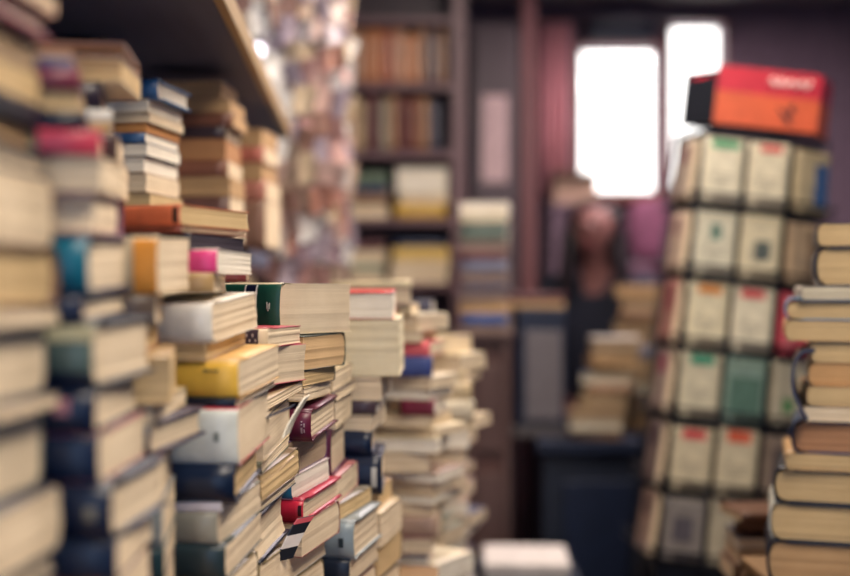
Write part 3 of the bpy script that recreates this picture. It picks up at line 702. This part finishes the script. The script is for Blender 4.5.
cu = obj('curtain', bm, cover('#cf949c', .8, .12), smooth=True); tag(cu, 'narrow pink curtain hanging left of the windows', 'curtain')
bm = bmesh.new(); bm_tube(bm, [(x0-.05, 5.0, 2.63), (at(735, 0, 5.0).x, 5.0, 2.63)], .012); cr = obj('curtain_rail', bm, m_wire); tag(cr, 'thin dark curtain rail above the two windows', 'rail')
v = box_obj('roller_blind', (at(588, 0, 5.1).x, 5.09, at(0, 38, 5.1).z), (at(656, 0, 5.1).x, 5.195, at(0, 16, 5.1).z), cover('#1c2238', .7), bevel=.02)
tag(v, 'rolled up dark blind above the left window', 'blind')
b_ = empty('cardboard_box', (at(548, 0, 4.95).x, 4.72, 0), label='tan cardboard box on the narrow stand below the left window', cat='box')
zb = at(0, 205, 4.8).z; wbx = at(594, 0, 4.8).x-at(548, 0, 4.95).x
box_obj('carton', (0, 0, zb), (wbx, .2, at(0, 176, 4.8).z), cover('#a88a78', .8), b_, bevel=.003)
bm = bmesh.new(); bm_box(bm, (-.004, -.05, at(0, 176, 4.8).z+.001), (wbx, .0, at(0, 176, 4.8).z+.004)); obj('flap', bm, cover('#b89a84', .8), b_)
st = empty('narrow_stand', (at(546, 0, 4.95).x, 4.7, 0), label='narrow plum coloured stand under the tan carton behind the person', cat='stand')
box_obj('stand_top', (0, 0, zb-.02), (wbx+.05, .3, zb-.001), m_plum, st)
for x in (.0, wbx+.02):
    for y in (0, .27): box_obj('leg', (x, y, 0), (x+.03, y+.03, zb-.02), m_plum, st)

# ------------------------------------------------------------------ wooden bookstand with pile, low table with white box
m_brown = wood('#57403e', .5, (8, 8, 1))
px0, px1, pd = .115, .235, 3.12
ptop = at(0, 332, pd).z
e = empty('bookstand', (px0, pd, 0), label='narrow brown wooden bookstand carrying a pile, beyond the far cream pile', cat='stand')
w = px1-px0
for x in (0, w-.02): box_obj('side_panel', (x, 0, 0), (x+.02, .26, ptop-.02), m_brown, e)
box_obj('top_board', (-.008, -.008, ptop-.02), (w+.008, .268, ptop), m_brown, e, bevel=.003)
box_obj('front_panel', (.02, .02, .05), (w-.02, .035, ptop-.02), wood('#5a3c38', .5, (8, 8, 1)), e)
for z in (.35, .7, 1.0): box_obj('drawer_front', (.024, .004, z), (w-.024, .0195, z+.24), m_brown, e, bevel=.003)
lying('pile on the brown bookstand', 507, pd, ptop+.0005, [(.025, '#e8e4dc', 'w', 'fore'), (.03, '#a88c7c', 'g', 'fore'), (.022, '#5c6a64', '#8a7c74', 'spine'), (.03, '#5c6a64', 'g', 'spine'), (.03, '#b09878', '#7c6a66', 'fore'), (.025, '#5a2c34', '#8a7c74', 'spine'),
      (.03, '#747890', '#8a7c74', 'spine'), (.03, '#a88c7c', '#7c6a66', 'fore'), (.02, '#4a4a60', '#8a7c74', 'spine'), (.03, '#747890', '#7c6a66', 'fore'), (.035, '#8a6a50', 'b', 'fore'), (.03, '#3a5a9a', '#8a7c74', 'spine'), (.02, '#b09878', '#7c6a66', 'fore')], L=.135, W=.12, yaw=8)
table('low_table', (.13, 2.66, 0), (.385, 3.04, .735), m_dark, 'low dark table at the bottom centre carrying the pale box', leg=.03)
e = empty('flat_box', (.145, 2.74, .7355), (0, 0, -.05), label='flat pale grey box with lid on the low table at the bottom centre', cat='box')
zt = at(0, 545, 2.93).z-.736
box_obj('tray', (0, 0, 0), (.2, .2, zt-.02), cover('#b8b0b0', .6), e, bevel=.002)
box_obj('lid', (-.004, -.004, zt-.02), (.204, .204, zt), cover('#d8d0cc', .6), e, bevel=.003)

# ------------------------------------------------------------------ counter
DZ = 1.0
m_navy = cover('#15203a', .5, .15)  # blue shadow tint is mixed into this colour
e = empty('shop_counter', (.33, 3.35, 0), label='long dark navy shop counter in front of the person', cat='counter')
box_obj('countertop', (0, 0, DZ-.035), (1.4, .6, DZ), m_navy, e, bevel=.004)
box_obj('front_panel', (.02, .03, 0), (1.38, .05, DZ-.035), m_dark, e)
for x in (.02, 1.355): box_obj('side_panel', (x, .05, 0), (x+.025, .57, DZ-.035), m_dark, e)
for k in range(3): box_obj('raised_panel', (.08+k*.44, .018, .12), (.44+k*.44, .0295, DZ-.12), m_navy, e, bevel=.006)
# grey faced till cabinet
e = empty('till_cabinet', (at(518, 0, 3.45).x, 3.45, DZ+.0005), label='dark cabinet with grey front panel standing on the left end of the counter', cat='cabinet')
w = at(564, 0, 3.45).x-at(516, 0, 3.45).x; h = at(0, 308, 3.45).z-DZ
box_obj('body', (0, .01, 0), (w, .32, h), m_navy, e, bevel=.006)
box_obj('front_panel', (.022, .0, .05), (w-.012, .0095, h-.07), cover('#6c666c', .5), e, bevel=.003)
box_obj('bottom_tray', (-.02, -.02, .0), (w+.0, .0095, .03), cover('#4c4648', .5), e, bevel=.003)
lying('two books on the dark cabinet', 566, 3.47, DZ+h+.001, [(.022, '#5a2c34', 't', 'spine'), (.022, '#8a6a50', 'b', 'fore')], L=.2, W=.14)
def counter_pile(name, px, d, n, ytop, cols, drift=0, yaw=10, z=DZ+.0005, W=.13, L=(.13, .16), topc=None):
    zt = at(0, ytop, d).z; T = (zt-z)/n
    for i in range(n):
        k = n-1-i
        c = random.choice(cols) if not (topc and k == 0) else topc
        book(Vector((at(px, 0, d).x+drift*i, d+random.uniform(-.005, .005), z+i*T)), yaw=-math.radians(yaw+random.uniform(-8, 8)), L=random.uniform(*L), W=W, T=T-.0008, cov=c,
             pg=random.choice('dbdg'), orient=random.choice(['fore', 'spine', 'fore']),
             label='%s book, %s of the %s' % (CN.get(c, 'glossy white'), 'topmost' if k == 0 else ORD[k]+' from top', name), group=name)
pc = ['#a88c7c', '#b09878', '#8a6a50', '#c8b8a0', '#747890', '#a0785a']
counter_pile('tall leaning counter pile', 620, 3.37, 11, 338, pc, drift=.0065, yaw=6, topc='#e8e4dc')  # white top book stands in for light reflected off a glossy cover
counter_pile('brown pile mid counter', 658, 3.57, 12, 285, pc, drift=.002, yaw=14, topc='#d8b8b0', W=.14)
counter_pile('brown pile at counter end', 716, 3.40, 8, 320, ['#8a6a50', '#6a4a3c', '#5a2c34', '#a88c7c'], drift=.002, yaw=4)

# pink things behind the person
e = empty('pink_cushion', (at(655, 0, 4.75).x, 4.75, 0), label='pink and magenta cushion on the plum cupboard below the window bar', cat='cushion')
bm = bmesh.new(); bmesh.ops.create_uvsphere(bm, u_segments=20, v_segments=12, radius=1)
for v in bm.verts:
    q = v.co; s = lambda t: math.copysign(abs(t)**.6, t)
    v.co = Vector((s(q.x)*.12, s(q.y)*.05, s(q.z)*.13+1.56+.13+.0))
obj('cushion_case', bm, cover('#74405a', .8, .3), e, smooth=True)
cp = empty('cupboard', (at(628, 0, 4.6).x, 4.6, 0), label='plum cupboard under the windows, right of the person', cat='cupboard')
box_obj('body', (0, .02, 0), (.5, .5, 1.555), m_plum, cp)
for k in range(2): 
    dr = box_obj('door', (.006+k*.247, .0, .06), (.241+k*.247, .0195, 1.54), cover('#5a2c44', .6), cp, bevel=.004)
    bm = bmesh.new(); bm_tube(bm, [(.2+k*.09, -.001, .9), (.2+k*.09, -.02, .9)], .012, 10); obj('knob', bm, metal('#8a7a60'), dr)

# ------------------------------------------------------------------ person behind the counter
def skin_mesh(name, verts, edges, radii, root, mat, parent=None, sub=2):
    me = bpy.data.meshes.new(name); me.from_pydata(verts, edges, []); me.update()
    o = bpy.data.objects.new(name, me); COL.objects.link(o); me.materials.append(mat)
    if parent: o.parent = parent
    m = o.modifiers.new('skin', 'SKIN'); m.use_smooth_shade = True
    sv = me.skin_vertices[0].data
    for i, r in enumerate(radii):
        sv[i].radius = (r, r) if not isinstance(r, tuple) else r
        sv[i].use_root = (i == root)
    s = o.modifiers.new('sub', 'SUBSURF'); s.levels = sub; s.render_levels = sub
    return o
hp = at(602, 222, 4.12)
pr = empty('person', (hp.x+.005, 4.24, 0), (0, 0, -.32), 'person with long dark hair in a dark top, head bowed, standing behind the counter', 'person')
m_skin = cover('#8c5f5c', .55, .08); m_hair = cover('#231a22', .5, .2); m_top = cover('#14192c', .8, .15)
hz = hp.z
V = []; E = []; Rr = []
def vtx(p, r, parent=None):
    V.append(p); Rr.append(r)
    if parent is not None: E.append((parent, len(V)-1))
    return len(V)-1
pel = vtx((0, .04, .96), (.15, .11)); ab = vtx((0, .03, 1.14), (.125, .09), pel); ch = vtx((0, .01, 1.37), (.12, .075), ab)
nb = vtx((0, -.03, 1.50), .05, ch); nk = vtx((0, -.055, hz-.13), .05, nb)
jw = vtx((0, -.10, hz-.075), (.052, .058), nk); hd = vtx((0, -.10, hz-.01), (.072, .088), jw); ht = vtx((0, -.09, hz+.06), (.06, .07), hd)
nose = vtx((0, -.192, hz-.03), .0065, hd)
for s in (-1, 1):
    ear = vtx((s*.085, -.08, hz-.02), .014, hd)
    hip = vtx((s*.09, .04, .9), .085, pel); kn = vtx((s*.1, .02, .5), .055, hip); an = vtx((s*.1, .05, .09), .038, kn); toe = vtx((s*.11, -.09, .04), .035, an)
    sh = vtx((s*.16, .01, 1.44), .045, ch); el = vtx((s*.25, -.10, 1.17), .042, sh); wr = vtx((s*.14, -.30, 1.055), .026, el)
    pm = vtx((s*.10, -.37, 1.035), (.036, .018), wr)
    for q, (dx, ln) in enumerate(((-.03, .062), (-.01, .072), (.01, .067), (.03, .052))):
        r0 = vtx((s*(.085-dx*s*s), -.40, 1.034), .0095, pm)
        a = vtx((s*(.08-dx*1.1), -.40-ln*.6, 1.03), .0085, r0); vtx((s*(.078-dx*1.15), -.40-ln, 1.012), .0075, a)
    t1 = vtx((s*.06, -.36, 1.03), .011, pm); vtx((s*.038, -.395, 1.018), .009, t1)
body = skin_mesh('body', V, E, Rr, 0, m_skin, pr)
# clothes
V, E, Rr = [], [], []
pel = vtx((0, .04, .93), (.165, .125)); ab = vtx((0, .03, 1.14), (.145, .108), pel); ch = vtx((0, .005, 1.38), (.165, .112), ab); nb = vtx((0, .005, 1.482), (.10, .066), ch)
for s in (-1, 1):
    sh = vtx((s*.175, .0, 1.455), .068, ch); el = vtx((s*.255, -.10, 1.17), .054, sh); wr = vtx((s*.155, -.275, 1.067), .036, el)
skin_mesh('sweater', V, E, Rr, 0, m_top, pr)
V, E, Rr = [], [], []
pel = vtx((0, .04, .97), (.155, .118))
for s in (-1, 1):
    hip = vtx((s*.09, .04, .88), .097, pel); kn = vtx((s*.1, .02, .5), .068, hip); vtx((s*.1, .05, .11), .055, kn)
skin_mesh('trousers', V, E, Rr, 0, cover('#1c2030', .8), pr)
for s in (-1, 1):
    V, E, Rr = [], [], []
    a = vtx((s*.1, .07, .055), .048); b2 = vtx((s*.105, -.03, .045), .045, a); vtx((s*.11, -.12, .035), .035, b2)
    skin_mesh('shoe', V, E, Rr, 0, cover('#101014', .5), pr)
# hair: cap plus long locks
V, E, Rr = [], [], []
c0 = vtx((0, -.045, hz+.06), (.088, .084)); c1 = vtx((0, -.03, hz-.02), (.098, .074), c0); c2 = vtx((0, .0, hz-.14), (.085, .05), c1); vtx((0, .04, hz-.28), (.07, .035), c2)
fr = vtx((0, -.12, hz+.085), (.06, .035), c0)
for s in (-1, 1):
    a = vtx((s*.078, -.085, hz+.0), .034, c0); b2 = vtx((s*.092, -.09, hz-.12), .04, a); vtx((s*.11, -.085, hz-.27), .032, b2)
skin_mesh('hair', V, E, Rr, 0, m_hair, pr)
for s in (-1, 1):
    bm = bmesh.new(); bmesh.ops.create_uvsphere(bm, u_segments=10, v_segments=8, radius=.011)
    bmesh.ops.scale(bm, vec=(1.3, .6, .7), verts=bm.verts); bmesh.ops.translate(bm, vec=(s*.03, -.176, hz-.005), verts=bm.verts); obj('eye', bm, cover('#2a1c1a', .2), pr, smooth=True)
bm = bmesh.new(); bmesh.ops.create_uvsphere(bm, u_segments=12, v_segments=8, radius=.02)
bmesh.ops.scale(bm, vec=(1.1, .4, .32), verts=bm.verts); bmesh.ops.translate(bm, vec=(0, -.163, hz-.085), verts=bm.verts); obj('mouth', bm, cover('#8a4448', .5), pr, smooth=True)

# ------------------------------------------------------------------ wire book rack
m_rack = metal('#20222c', .5)
TILT = math.radians(6.2)
rk = empty('book_rack', (.515, 2.60, .03), (0, TILT, 0), 'tall leaning wire book rack with a red and orange header', 'rack')
rinv = None
def rackz(py, d=2.5): return (at(0, py, d).z-.03)/math.cos(TILT)
FW = .196; yF = -.11
rowz = [rackz(y) for y in (208, 279, 350, 420, 492, 562)]; pitch = rowz[0]-rowz[1]; rtop = rackz(131)
# faces: (centre x, centre y, yaw)
fcs = [(-FW/4, yF, 0, 'left front'), (FW/4, yF, 0, 'right front'), (FW/2+.050, yF+.024, .44, 'right angled'), (-FW/2-.006, yF+.047, -1.48, 'left angled'),
       (FW/2+.084, yF+.14, PI/2, 'right side'), (-FW/2-.084, yF+.14, -PI/2, 'left side')]
bm = bmesh.new(); bm_tube(bm, [(0, 0, .02), (0, 0, rtop)], .014, 12); obj('pole', bm, m_rack, rk)
bm = bmesh.new(); bm_tube(bm, [(0, 0, 0), (0, 0, .022)], .13, 32); obj('base', bm, m_rack, rk)
outl = [(-FW/2, yF), (FW/2, yF), (FW/2+.096, yF+.046), (FW/2+.09, yF+.2), (-FW/2-.02, yF+.2), (-FW/2-.008, yF+.096)]
for x, y in outl+[(0, yF)]:
    bm = bmesh.new(); bm_tube(bm, [(x, y, .12), (x, y, rtop)], .0035, 6); obj('upright_wire', bm, m_rack, rk)
zz = rowz+[rowz[-1]-pitch*k for k in (1, 2, 3)]
for z in zz+[rtop]:
    bm = bmesh.new(); lp = [Vector((x, y, z)) for x, y in outl]; bm_tube(bm, lp+[lp[0]], .003, 6)
    lp2 = [Vector((x*1.12, (y if y > 0 else y)-.03*(1 if y < 0 else -1), z)) for x, y in outl]
    if z != rtop:
        bm_tube(bm, lp2+[lp2[0]], .003, 6)
        lp3 = [p+Vector((0, 0, .022)) for p in lp2]; bm_tube(bm, lp3+[lp3[0]], .003, 6)
    bm_tube(bm, [(-FW/2, yF, z), (0, 0, z)], .003, 6); bm_tube(bm, [(FW/2, yF, z), (0, 0, z)], .003, 6)
    obj('wire_tray' if z != rtop else 'top_ring', bm, m_rack, rk)
bm = bmesh.new(); n = 12
# inner dark core panels that back the pockets
core = [(x*.93, yF+.012 if y < yF+.01 else y, 0) for x, y in outl]
lo = [bm.verts.new((x, y, .14)) for x, y, _ in core]; hi = [bm.verts.new((x, y, rtop-.005)) for x, y, _ in core]
for i in range(6): bm.faces.new((lo[i], lo[(i+1) % 6], hi[(i+1) % 6], hi[i]))
bm.faces.new(lo); bm.faces.new(hi); obj('core_panel', bm, m_dark, rk)
# header
hz0, hz1 = rtop+.004, rackz(72)
def header_face(bm, a, b2, t=.006):
    d_ = (Vector(b2)-Vector(a)).normalized(); nrm = Vector((d_.y, -d_.x, 0))
    def quad(z0, z1, m, u0=0, u1=1, off=0, th=t):
        A = Vector(a).lerp(Vector(b2), u0)+nrm*off; B = Vector(a).lerp(Vector(b2), u1)+nrm*off
        v = [bm.verts.new(p) for p in (A+Vector((0, 0, z0)), B+Vector((0, 0, z0)), B+Vector((0, 0, z1)), A+Vector((0, 0, z1)),
             A-nrm*th+Vector((0, 0, z0)), B-nrm*th+Vector((0, 0, z0)), B-nrm*th+Vector((0, 0, z1)), A-nrm*th+Vector((0, 0, z1)))]
        for f in ((0, 1, 2, 3), (7, 6, 5, 4), (0, 4, 5, 1), (1, 5, 6, 2), (2, 6, 7, 3), (3, 7, 4, 0)): bm.faces.new([v[i] for i in f]).material_index = m
    return quad
m_red = cover('#c8283e', .4, .08); m_or = cover('#d8603a', .4, .08); m_blk = cover('#141822', .4); m_wh = cover('#f0dcd8', .5)
hx = FW/2+.014
bm = bmesh.new(); q = header_face(bm, (-hx, yF-.03, 0), (hx, yF-.03, 0)); zm = hz0+(hz1-hz0)*.56
q(hz0, zm, 1); q(zm, hz1, 0); obj('header_front', bm, [m_red, m_or], rk)
bm = bmesh.new(); q = header_face(bm, (-hx-.05, yF+.045, 0), (-hx-.001, yF-.03, 0)); q(hz0, hz1-.012, 0); obj('header_side', bm, [m_blk], rk)
bm = bmesh.new(); q = header_face(bm, (-hx-.05, yF+.045, 0), (-hx-.001, yF-.03, 0)); q(hz0+.1, hz1-.02, 0, .2, .75, .001, .001); obj('header_side_mark', bm, [m_red], rk)
bm = bmesh.new(); q = header_face(bm, (hx+.001, yF-.03, 0), (hx+.05, yF+.045, 0)); q(hz0, zm, 1); q(zm, hz1, 0); obj('header_side', bm, [m_red, m_or], rk)
box_obj('header_back', (-hx-.05, yF+.047, hz0), (hx+.045, yF+.06, hz1-.01), m_blk, rk)
bm = bmesh.new(); pts = [Vector((.0+.09*t/14, yF-.0308, zm+.028+.011*math.sin(t*1.9)*(1 if t % 3 else .4))) for t in range(15)]
bm_tube(bm, pts, .0035, 6); obj('header_script', bm, m_wh, rk)
bm = bmesh.new()
for pl in ([(.02, .052), (.05, .03), (.06, .012), (.045, .015), (.035, .03)], [(.045, .05), (.058, .056), (.062, .035), (.05, .036)]):
    f0 = [bm.verts.new((x, yF-.0312, hz0+z)) for x, z in pl]; f1 = [bm.verts.new((x, yF-.0301, hz0+z)) for x, z in pl]
    bm.faces.new(f0); bm.faces.new(f1[::-1])
    for i in range(len(pl)): bm.faces.new((f0[i], f0[(i+1) % len(pl)], f1[(i+1) % len(pl)], f1[i]))
obj('header_emblem', bm, m_blk, rk)
for ch_ in rk.children:
    if ch_.name.startswith('header'): ch_.location.x = .026
# books in the rack: each a thing of its own
base = Matrix.Translation((.515, 2.60, .03)) @ Matrix.Rotation(TILT, 4, 'Y')
PK = {
 'left front': [('#d8d0b8', '#2f9a6a', (.15, .85, .84, .97), 'green top strip'), ('#cfcab4', '#5a7a6c', (.35, .62, .55, .8), 'small grey green emblem'), ('#d8ceb0', '#e08a30', (.2, .8, .84, .97), 'orange top strip'),
                ('#ccc4aa', '#1fa07c', (.2, .8, .82, .96), 'teal top strip'), ('#ccc0a4', '#dc3c48', (.2, .8, .82, .97), 'coral red top strip'), ('#8c8684', '#5a5660', (.2, .7, .3, .7), 'grey block')],
 'right front': [('#d4cab0', '#d04048', (.25, .8, .86, .97), 'red top strip'), ('#cfc4a6', '#4c5450', (.35, .75, .3, .6), 'dark drawing'), ('#d8d0b8', '#d83444', (.15, .75, .84, .97), 'bright red top strip'),
                 ('#7c9488', '#4c6a5c', (.1, .9, .1, .7), 'green grey picture'), ('#c8bda2', '#e0603c', (.2, .8, .8, .97), 'orange red top strip'), ('#b8b09c', '#27346a', (.2, .8, .84, .96), 'navy top strip')],
 'right angled': [('#b8a888', '#3c5a88', (.55, .95, .1, .8), 'blue band'), ('#b0987c', '#6c5848', (.6, .95, .1, .9), 'brown band'), ('#c04c5a', '#d87880', (.1, .4, .1, .9), 'pink stripe'),
                  ('#b8b09a', '#4c8a54', (.3, .6, .2, .4), 'small green emblem'), ('#8c7c70', '#5c5050', (.2, .7, .2, .8), 'grey brown picture'), ('#4c5260', '#2c3444', (.2, .8, .2, .8), 'dark picture')],
 'left angled': [('#a8988c', '#7a5a5a', (.2, .8, .6, .9), 'brown patch'), ('#b8a090', '#8c6c68', (.2, .8, .6, .9), 'dusty patch'), ('#a8746c', '#7c3c44', (.2, .8, .5, .9), 'dark red patch'),
                 ('#a08c84', '#8c3c54', (.2, .8, .6, .9), 'crimson patch'), ('#7c6a68', '#4c3c44', (.2, .8, .6, .9), 'dark patch'), ('#a08478', '#5c4848', (.2, .8, .6, .9), 'brown foot patch')],
}
RN = ['top', 'second', 'third', 'fourth', 'fifth', 'sixth']
for fx, fy, fr_, nm in fcs:
    if nm not in PK: continue
    for i, z in enumerate(rowz):
        c, mc, (u0, u1, v0, v1), desc = PK[nm][i]
        w = .086 if 'front' in nm else .092; h = pitch*.88+random.uniform(-.006, .004); T = .016
        M = base @ Matrix.Translation((fx, fy, z+.0045)) @ Matrix.Rotation(fr_, 4, 'Z') @ Matrix.Translation((-w/2, -.006, 0)) @ Matrix.Rotation(math.radians(-3), 4, 'X')
        # book stands: cover faces the front. canonical spine -> left edge
        A = Matrix(((0, 1, 0, 0), (0, 0, 1, -T), (1, 0, 0, h), (0, 0, 0, 1)))
        b2 = book((0, 0, 0), L=h, W=w, T=T, cov=c, pg='c', label='paperback with %s, %s pocket, %s column of the wire rack' % (desc, RN[i], nm), group='paperbacks in the wire rack')
        b2.matrix_world = M @ A
        # printed patch on the front cover (z=0 side of the lying book)
        bm = bmesh.new(); bm_box(bm, (-h+v0*h, u0*w, -.0007), (-h+v1*h, u1*w, -.0001)); obj('cover_print', bm, cover(mc), b2)
        bm = bmesh.new(); 
        for q_ in range(3): bm_box(bm, (-h+h*(.42-.07*q_), w*.2, -.0006), (-h+h*(.435-.07*q_), w*(.8-.1*q_), -.0001))
        obj('cover_text', bm, cover('#7c746a'), b2)

# ------------------------------------------------------------------ right hand pile
e = table('side_table', (.40, 1.36, 0), (1.0, 2.2, .72), m_table, 'brown side table at the right carrying the right hand pile')
C4 = at(0, 590, 1.5).z
def crate_at(lo, hi, label): return crate(lo, hi, label)
crate((.468, 1.47, .7205), (.86, 1.69, C4), 'slatted crate on the side table under the right hand pile')
RP = [
 (822, 222, 246, 'small tan book at the top of the right hand pile', dict(cov='#3a3038', pg='t', W=.09)),
 (823, 246, 286, 'thick tan book with dark cover near the top of the right hand pile', dict(cov='#2c2c38', pg='t', W=.09, hard=True)),
 (806, 286, 300, 'crumpled whitish booklet above the light blue covered book', dict(cov='#b8aea4', pg='g', W=.11, curl=.006)),
 (793, 300, 321, 'light blue covered hardback with tan pages at the right', dict(cov='#6f8ca8', pg='t', W=.13, hard=True)),
 (791, 321, 342, 'coverless looking tan paperback under the light blue hardback', dict(cov='#c8a070', pg='t', W=.13)),
 (816, 342, 364, 'tan book above the bent magazine end, set back to the right', dict(cov='#b08c64', pg='t', W=.11)),
 (814, 364, 388, 'brown tan book, second one set back to the right', dict(cov='#9c7448', pg='#c89c6c', W=.11)),
 (812, 388, 408, 'light tan book, third one set back to the right', dict(cov='#c4a074', pg='t', W=.11)),
 (808, 408, 424, 'pale tan paperback directly on the brown one with blue spine', dict(cov='#c8a87c', pg='c', W=.11)),
 (800, 424, 457, 'brown paged hardback with dark blue spine at the right', dict(cov='#2c4068', pg='#a87c5c', W=.12, hard=True)),
 (791, 457, 474, 'plain tan paperback above the black bound books', dict(cov='#c09a6c', pg='t', W=.13)),
 (782, 474, 508, 'black bound hardback with rounded spine, upper of two', dict(cov='#141c2e', pg='t', W=.14, hard=True)),
 (778, 508, 547, 'black bound hardback with white spine, lower of two', dict(cov='#141c2e', spine='#c8c8c0', pg='t', W=.14, hard=True)),  # spine white, boards black
 (776, 547, 590, 'dark hardback at the bottom of the right hand pile', dict(cov='#141c2e', pg='b', W=.14, hard=True)),
]
for px, y0, y1, lab, k in RP:
    d = 1.5; T = (y1-y0)/F*d-.0004; w = k.pop('W')
    lo = at(px, y1, d)+Vector((w, 0, 0))
    yw = -17+random.uniform(-2.5, 2.5)
    book(lo, T=T, W=w, L=.17, orient='end', yaw=math.radians(yw), label=lab, group='right hand pile', **k)
# bent magazine drooping at the left of the pile
bm = bmesh.new(); prof = []
A = [at(815, 349, 1.5), at(800, 352, 1.5), at(792, 368, 1.5), at(792, 392, 1.5), at(800, 410, 1.5), at(806, 421, 1.5)]
for ring_t in (0, .006):
    pass
B = []
for i in range(len(A)-1):
    p0, p1, p2, p3 = A[max(i-1, 0)], A[i], A[i+1], A[min(i+2, len(A)-1)]
    for q in range(5):
        t = q/5; B.append(.5*(2*p1+(p2-p0)*t+(2*p0-5*p1+4*p2-p3)*t*t+(3*p1-p0-3*p2+p3)*t**3))
A = B+[A[-1]]
n = len(A); rows_ = []; bk = Vector((.05, .15, 0))
for i, p in enumerate(A):
    t = (A[min(i+1, n-1)]-A[max(i-1, 0)]).normalized(); nr = Vector((-t.z, 0, t.x))
    rows_.append([bm.verts.new(v) for v in (p, p+nr*.004, p+nr*.004+bk, p+bk)])
for i in range(n-1):
    for k in range(4): bm.faces.new((rows_[i][k], rows_[i][(k+1) % 4], rows_[i+1][(k+1) % 4], rows_[i+1][k]))
bm.faces.new(rows_[0]); bm.faces.new(rows_[-1])
mgz = obj('bent_magazine', bm, cover('#3a3a4c', .3)); tag(mgz, 'dark glossy magazine bent over at the left side of the right hand pile', 'magazine')
messy_pile('small brown pile behind the right pile', 800, 1.86, .7205, 512, ['#8a6a50', '#6a4a3c', '#6a4a3c', '#4a4a60'], L=(.09, .11), W=(.1, .12), T=(.018, .034))

# ------------------------------------------------------------------ unseen wall behind the photographer, opening added for cool fill light
def front_wall():
    bm = bmesh.new(); y0, y1 = YF-.1, YF
    bm_box(bm, (XL-.1, y0, 0), (XL+.25, y1, ZC)); bm_box(bm, (XR-.35, y0, 0), (XR+.1, y1, ZC))
    bm_box(bm, (XL+.25, y0, 2.5), (XR-.35, y1, ZC)); bm_box(bm, (XL+.25, y0, 0), (XR-.35, y1, .5))
    o = obj('wall_front', bm, m_wall); o['kind'] = 'structure'
front_wall()

# ------------------------------------------------------------------ light
def lamp(name, loc, sx, sy, power, col, label):
    e = empty(name, (loc[0], loc[1], ZC), label=label, cat='lamp', group='ceiling lamps')
    bm = bmesh.new(); bm_box(bm, (-sx/2-.03, -sy/2-.03, -.05), (sx/2+.03, sy/2+.03, -.001)); obj('housing', bm, metal('#c8c8c8'), e)
    l = bpy.data.lights.new(name, 'AREA'); l.shape = 'RECTANGLE'; l.size = sx; l.size_y = sy; l.energy = power; l.color = col
    o = bpy.data.objects.new('tube_light', l); COL.objects.link(o); o.parent = e; o.location = (0, 0, -.055)
lamp('ceiling_lamp', (.75, .35, 0), .5, 1.2, 34, (1, .86, .70), 'long ceiling lamp over the aisle near the photographer')
lamp('ceiling_lamp', (.35, 2.2, 0), .4, 1.2, 32, (1, .86, .72), 'long ceiling lamp over the middle of the aisle')
lamp('ceiling_lamp', (1.1, 3.9, 0), .3, .9, 32, (1, .84, .84), 'short ceiling lamp over the counter')

w = bpy.data.worlds.new('world'); S.world = w; w.use_nodes = True
nt = w.node_tree; bg = nt.nodes['Background']
tc = nt.nodes.new('ShaderNodeTexCoord'); sp = nt.nodes.new('ShaderNodeSeparateXYZ'); r = nt.nodes.new('ShaderNodeValToRGB')
nt.links.new(tc.outputs['Generated'], sp.inputs[0])
mr = nt.nodes.new('ShaderNodeMapRange'); mr.inputs['From Min'].default_value = -.3; mr.inputs['From Max'].default_value = .3
nt.links.new(sp.outputs['Y'], mr.inputs['Value']); nt.links.new(mr.outputs[0], r.inputs['Fac'])
r.color_ramp.elements[0].color = (.095, .125, .185, 1); r.color_ramp.elements[1].color = (.55, .535, .52, 1)
nt.links.new(r.outputs['Color'], bg.inputs['Color']); bg.inputs['Strength'].default_value = 6

# ------------------------------------------------------------------ camera
cam = bpy.data.cameras.new('camera'); co = bpy.data.objects.new('camera', cam); COL.objects.link(co)
co.location = (0, 0, H); co.rotation_euler = (PI/2, 0, 0)
cam.sensor_width = 36; cam.lens = F*36/850; cam.clip_start = .02
cam.dof.use_dof = True; cam.dof.focus_distance = 1.2; cam.dof.aperture_fstop = 1.75; cam.dof.aperture_blades = 9
S.camera = co
S.view_settings.view_transform = 'Standard'; S.view_settings.look = 'None'; S.view_settings.gamma = 1
S.view_settings.exposure = 0.3
S.cycles.use_denoising = True; S.cycles.max_bounces = 6; S.cycles.sample_clamp_indirect = 4
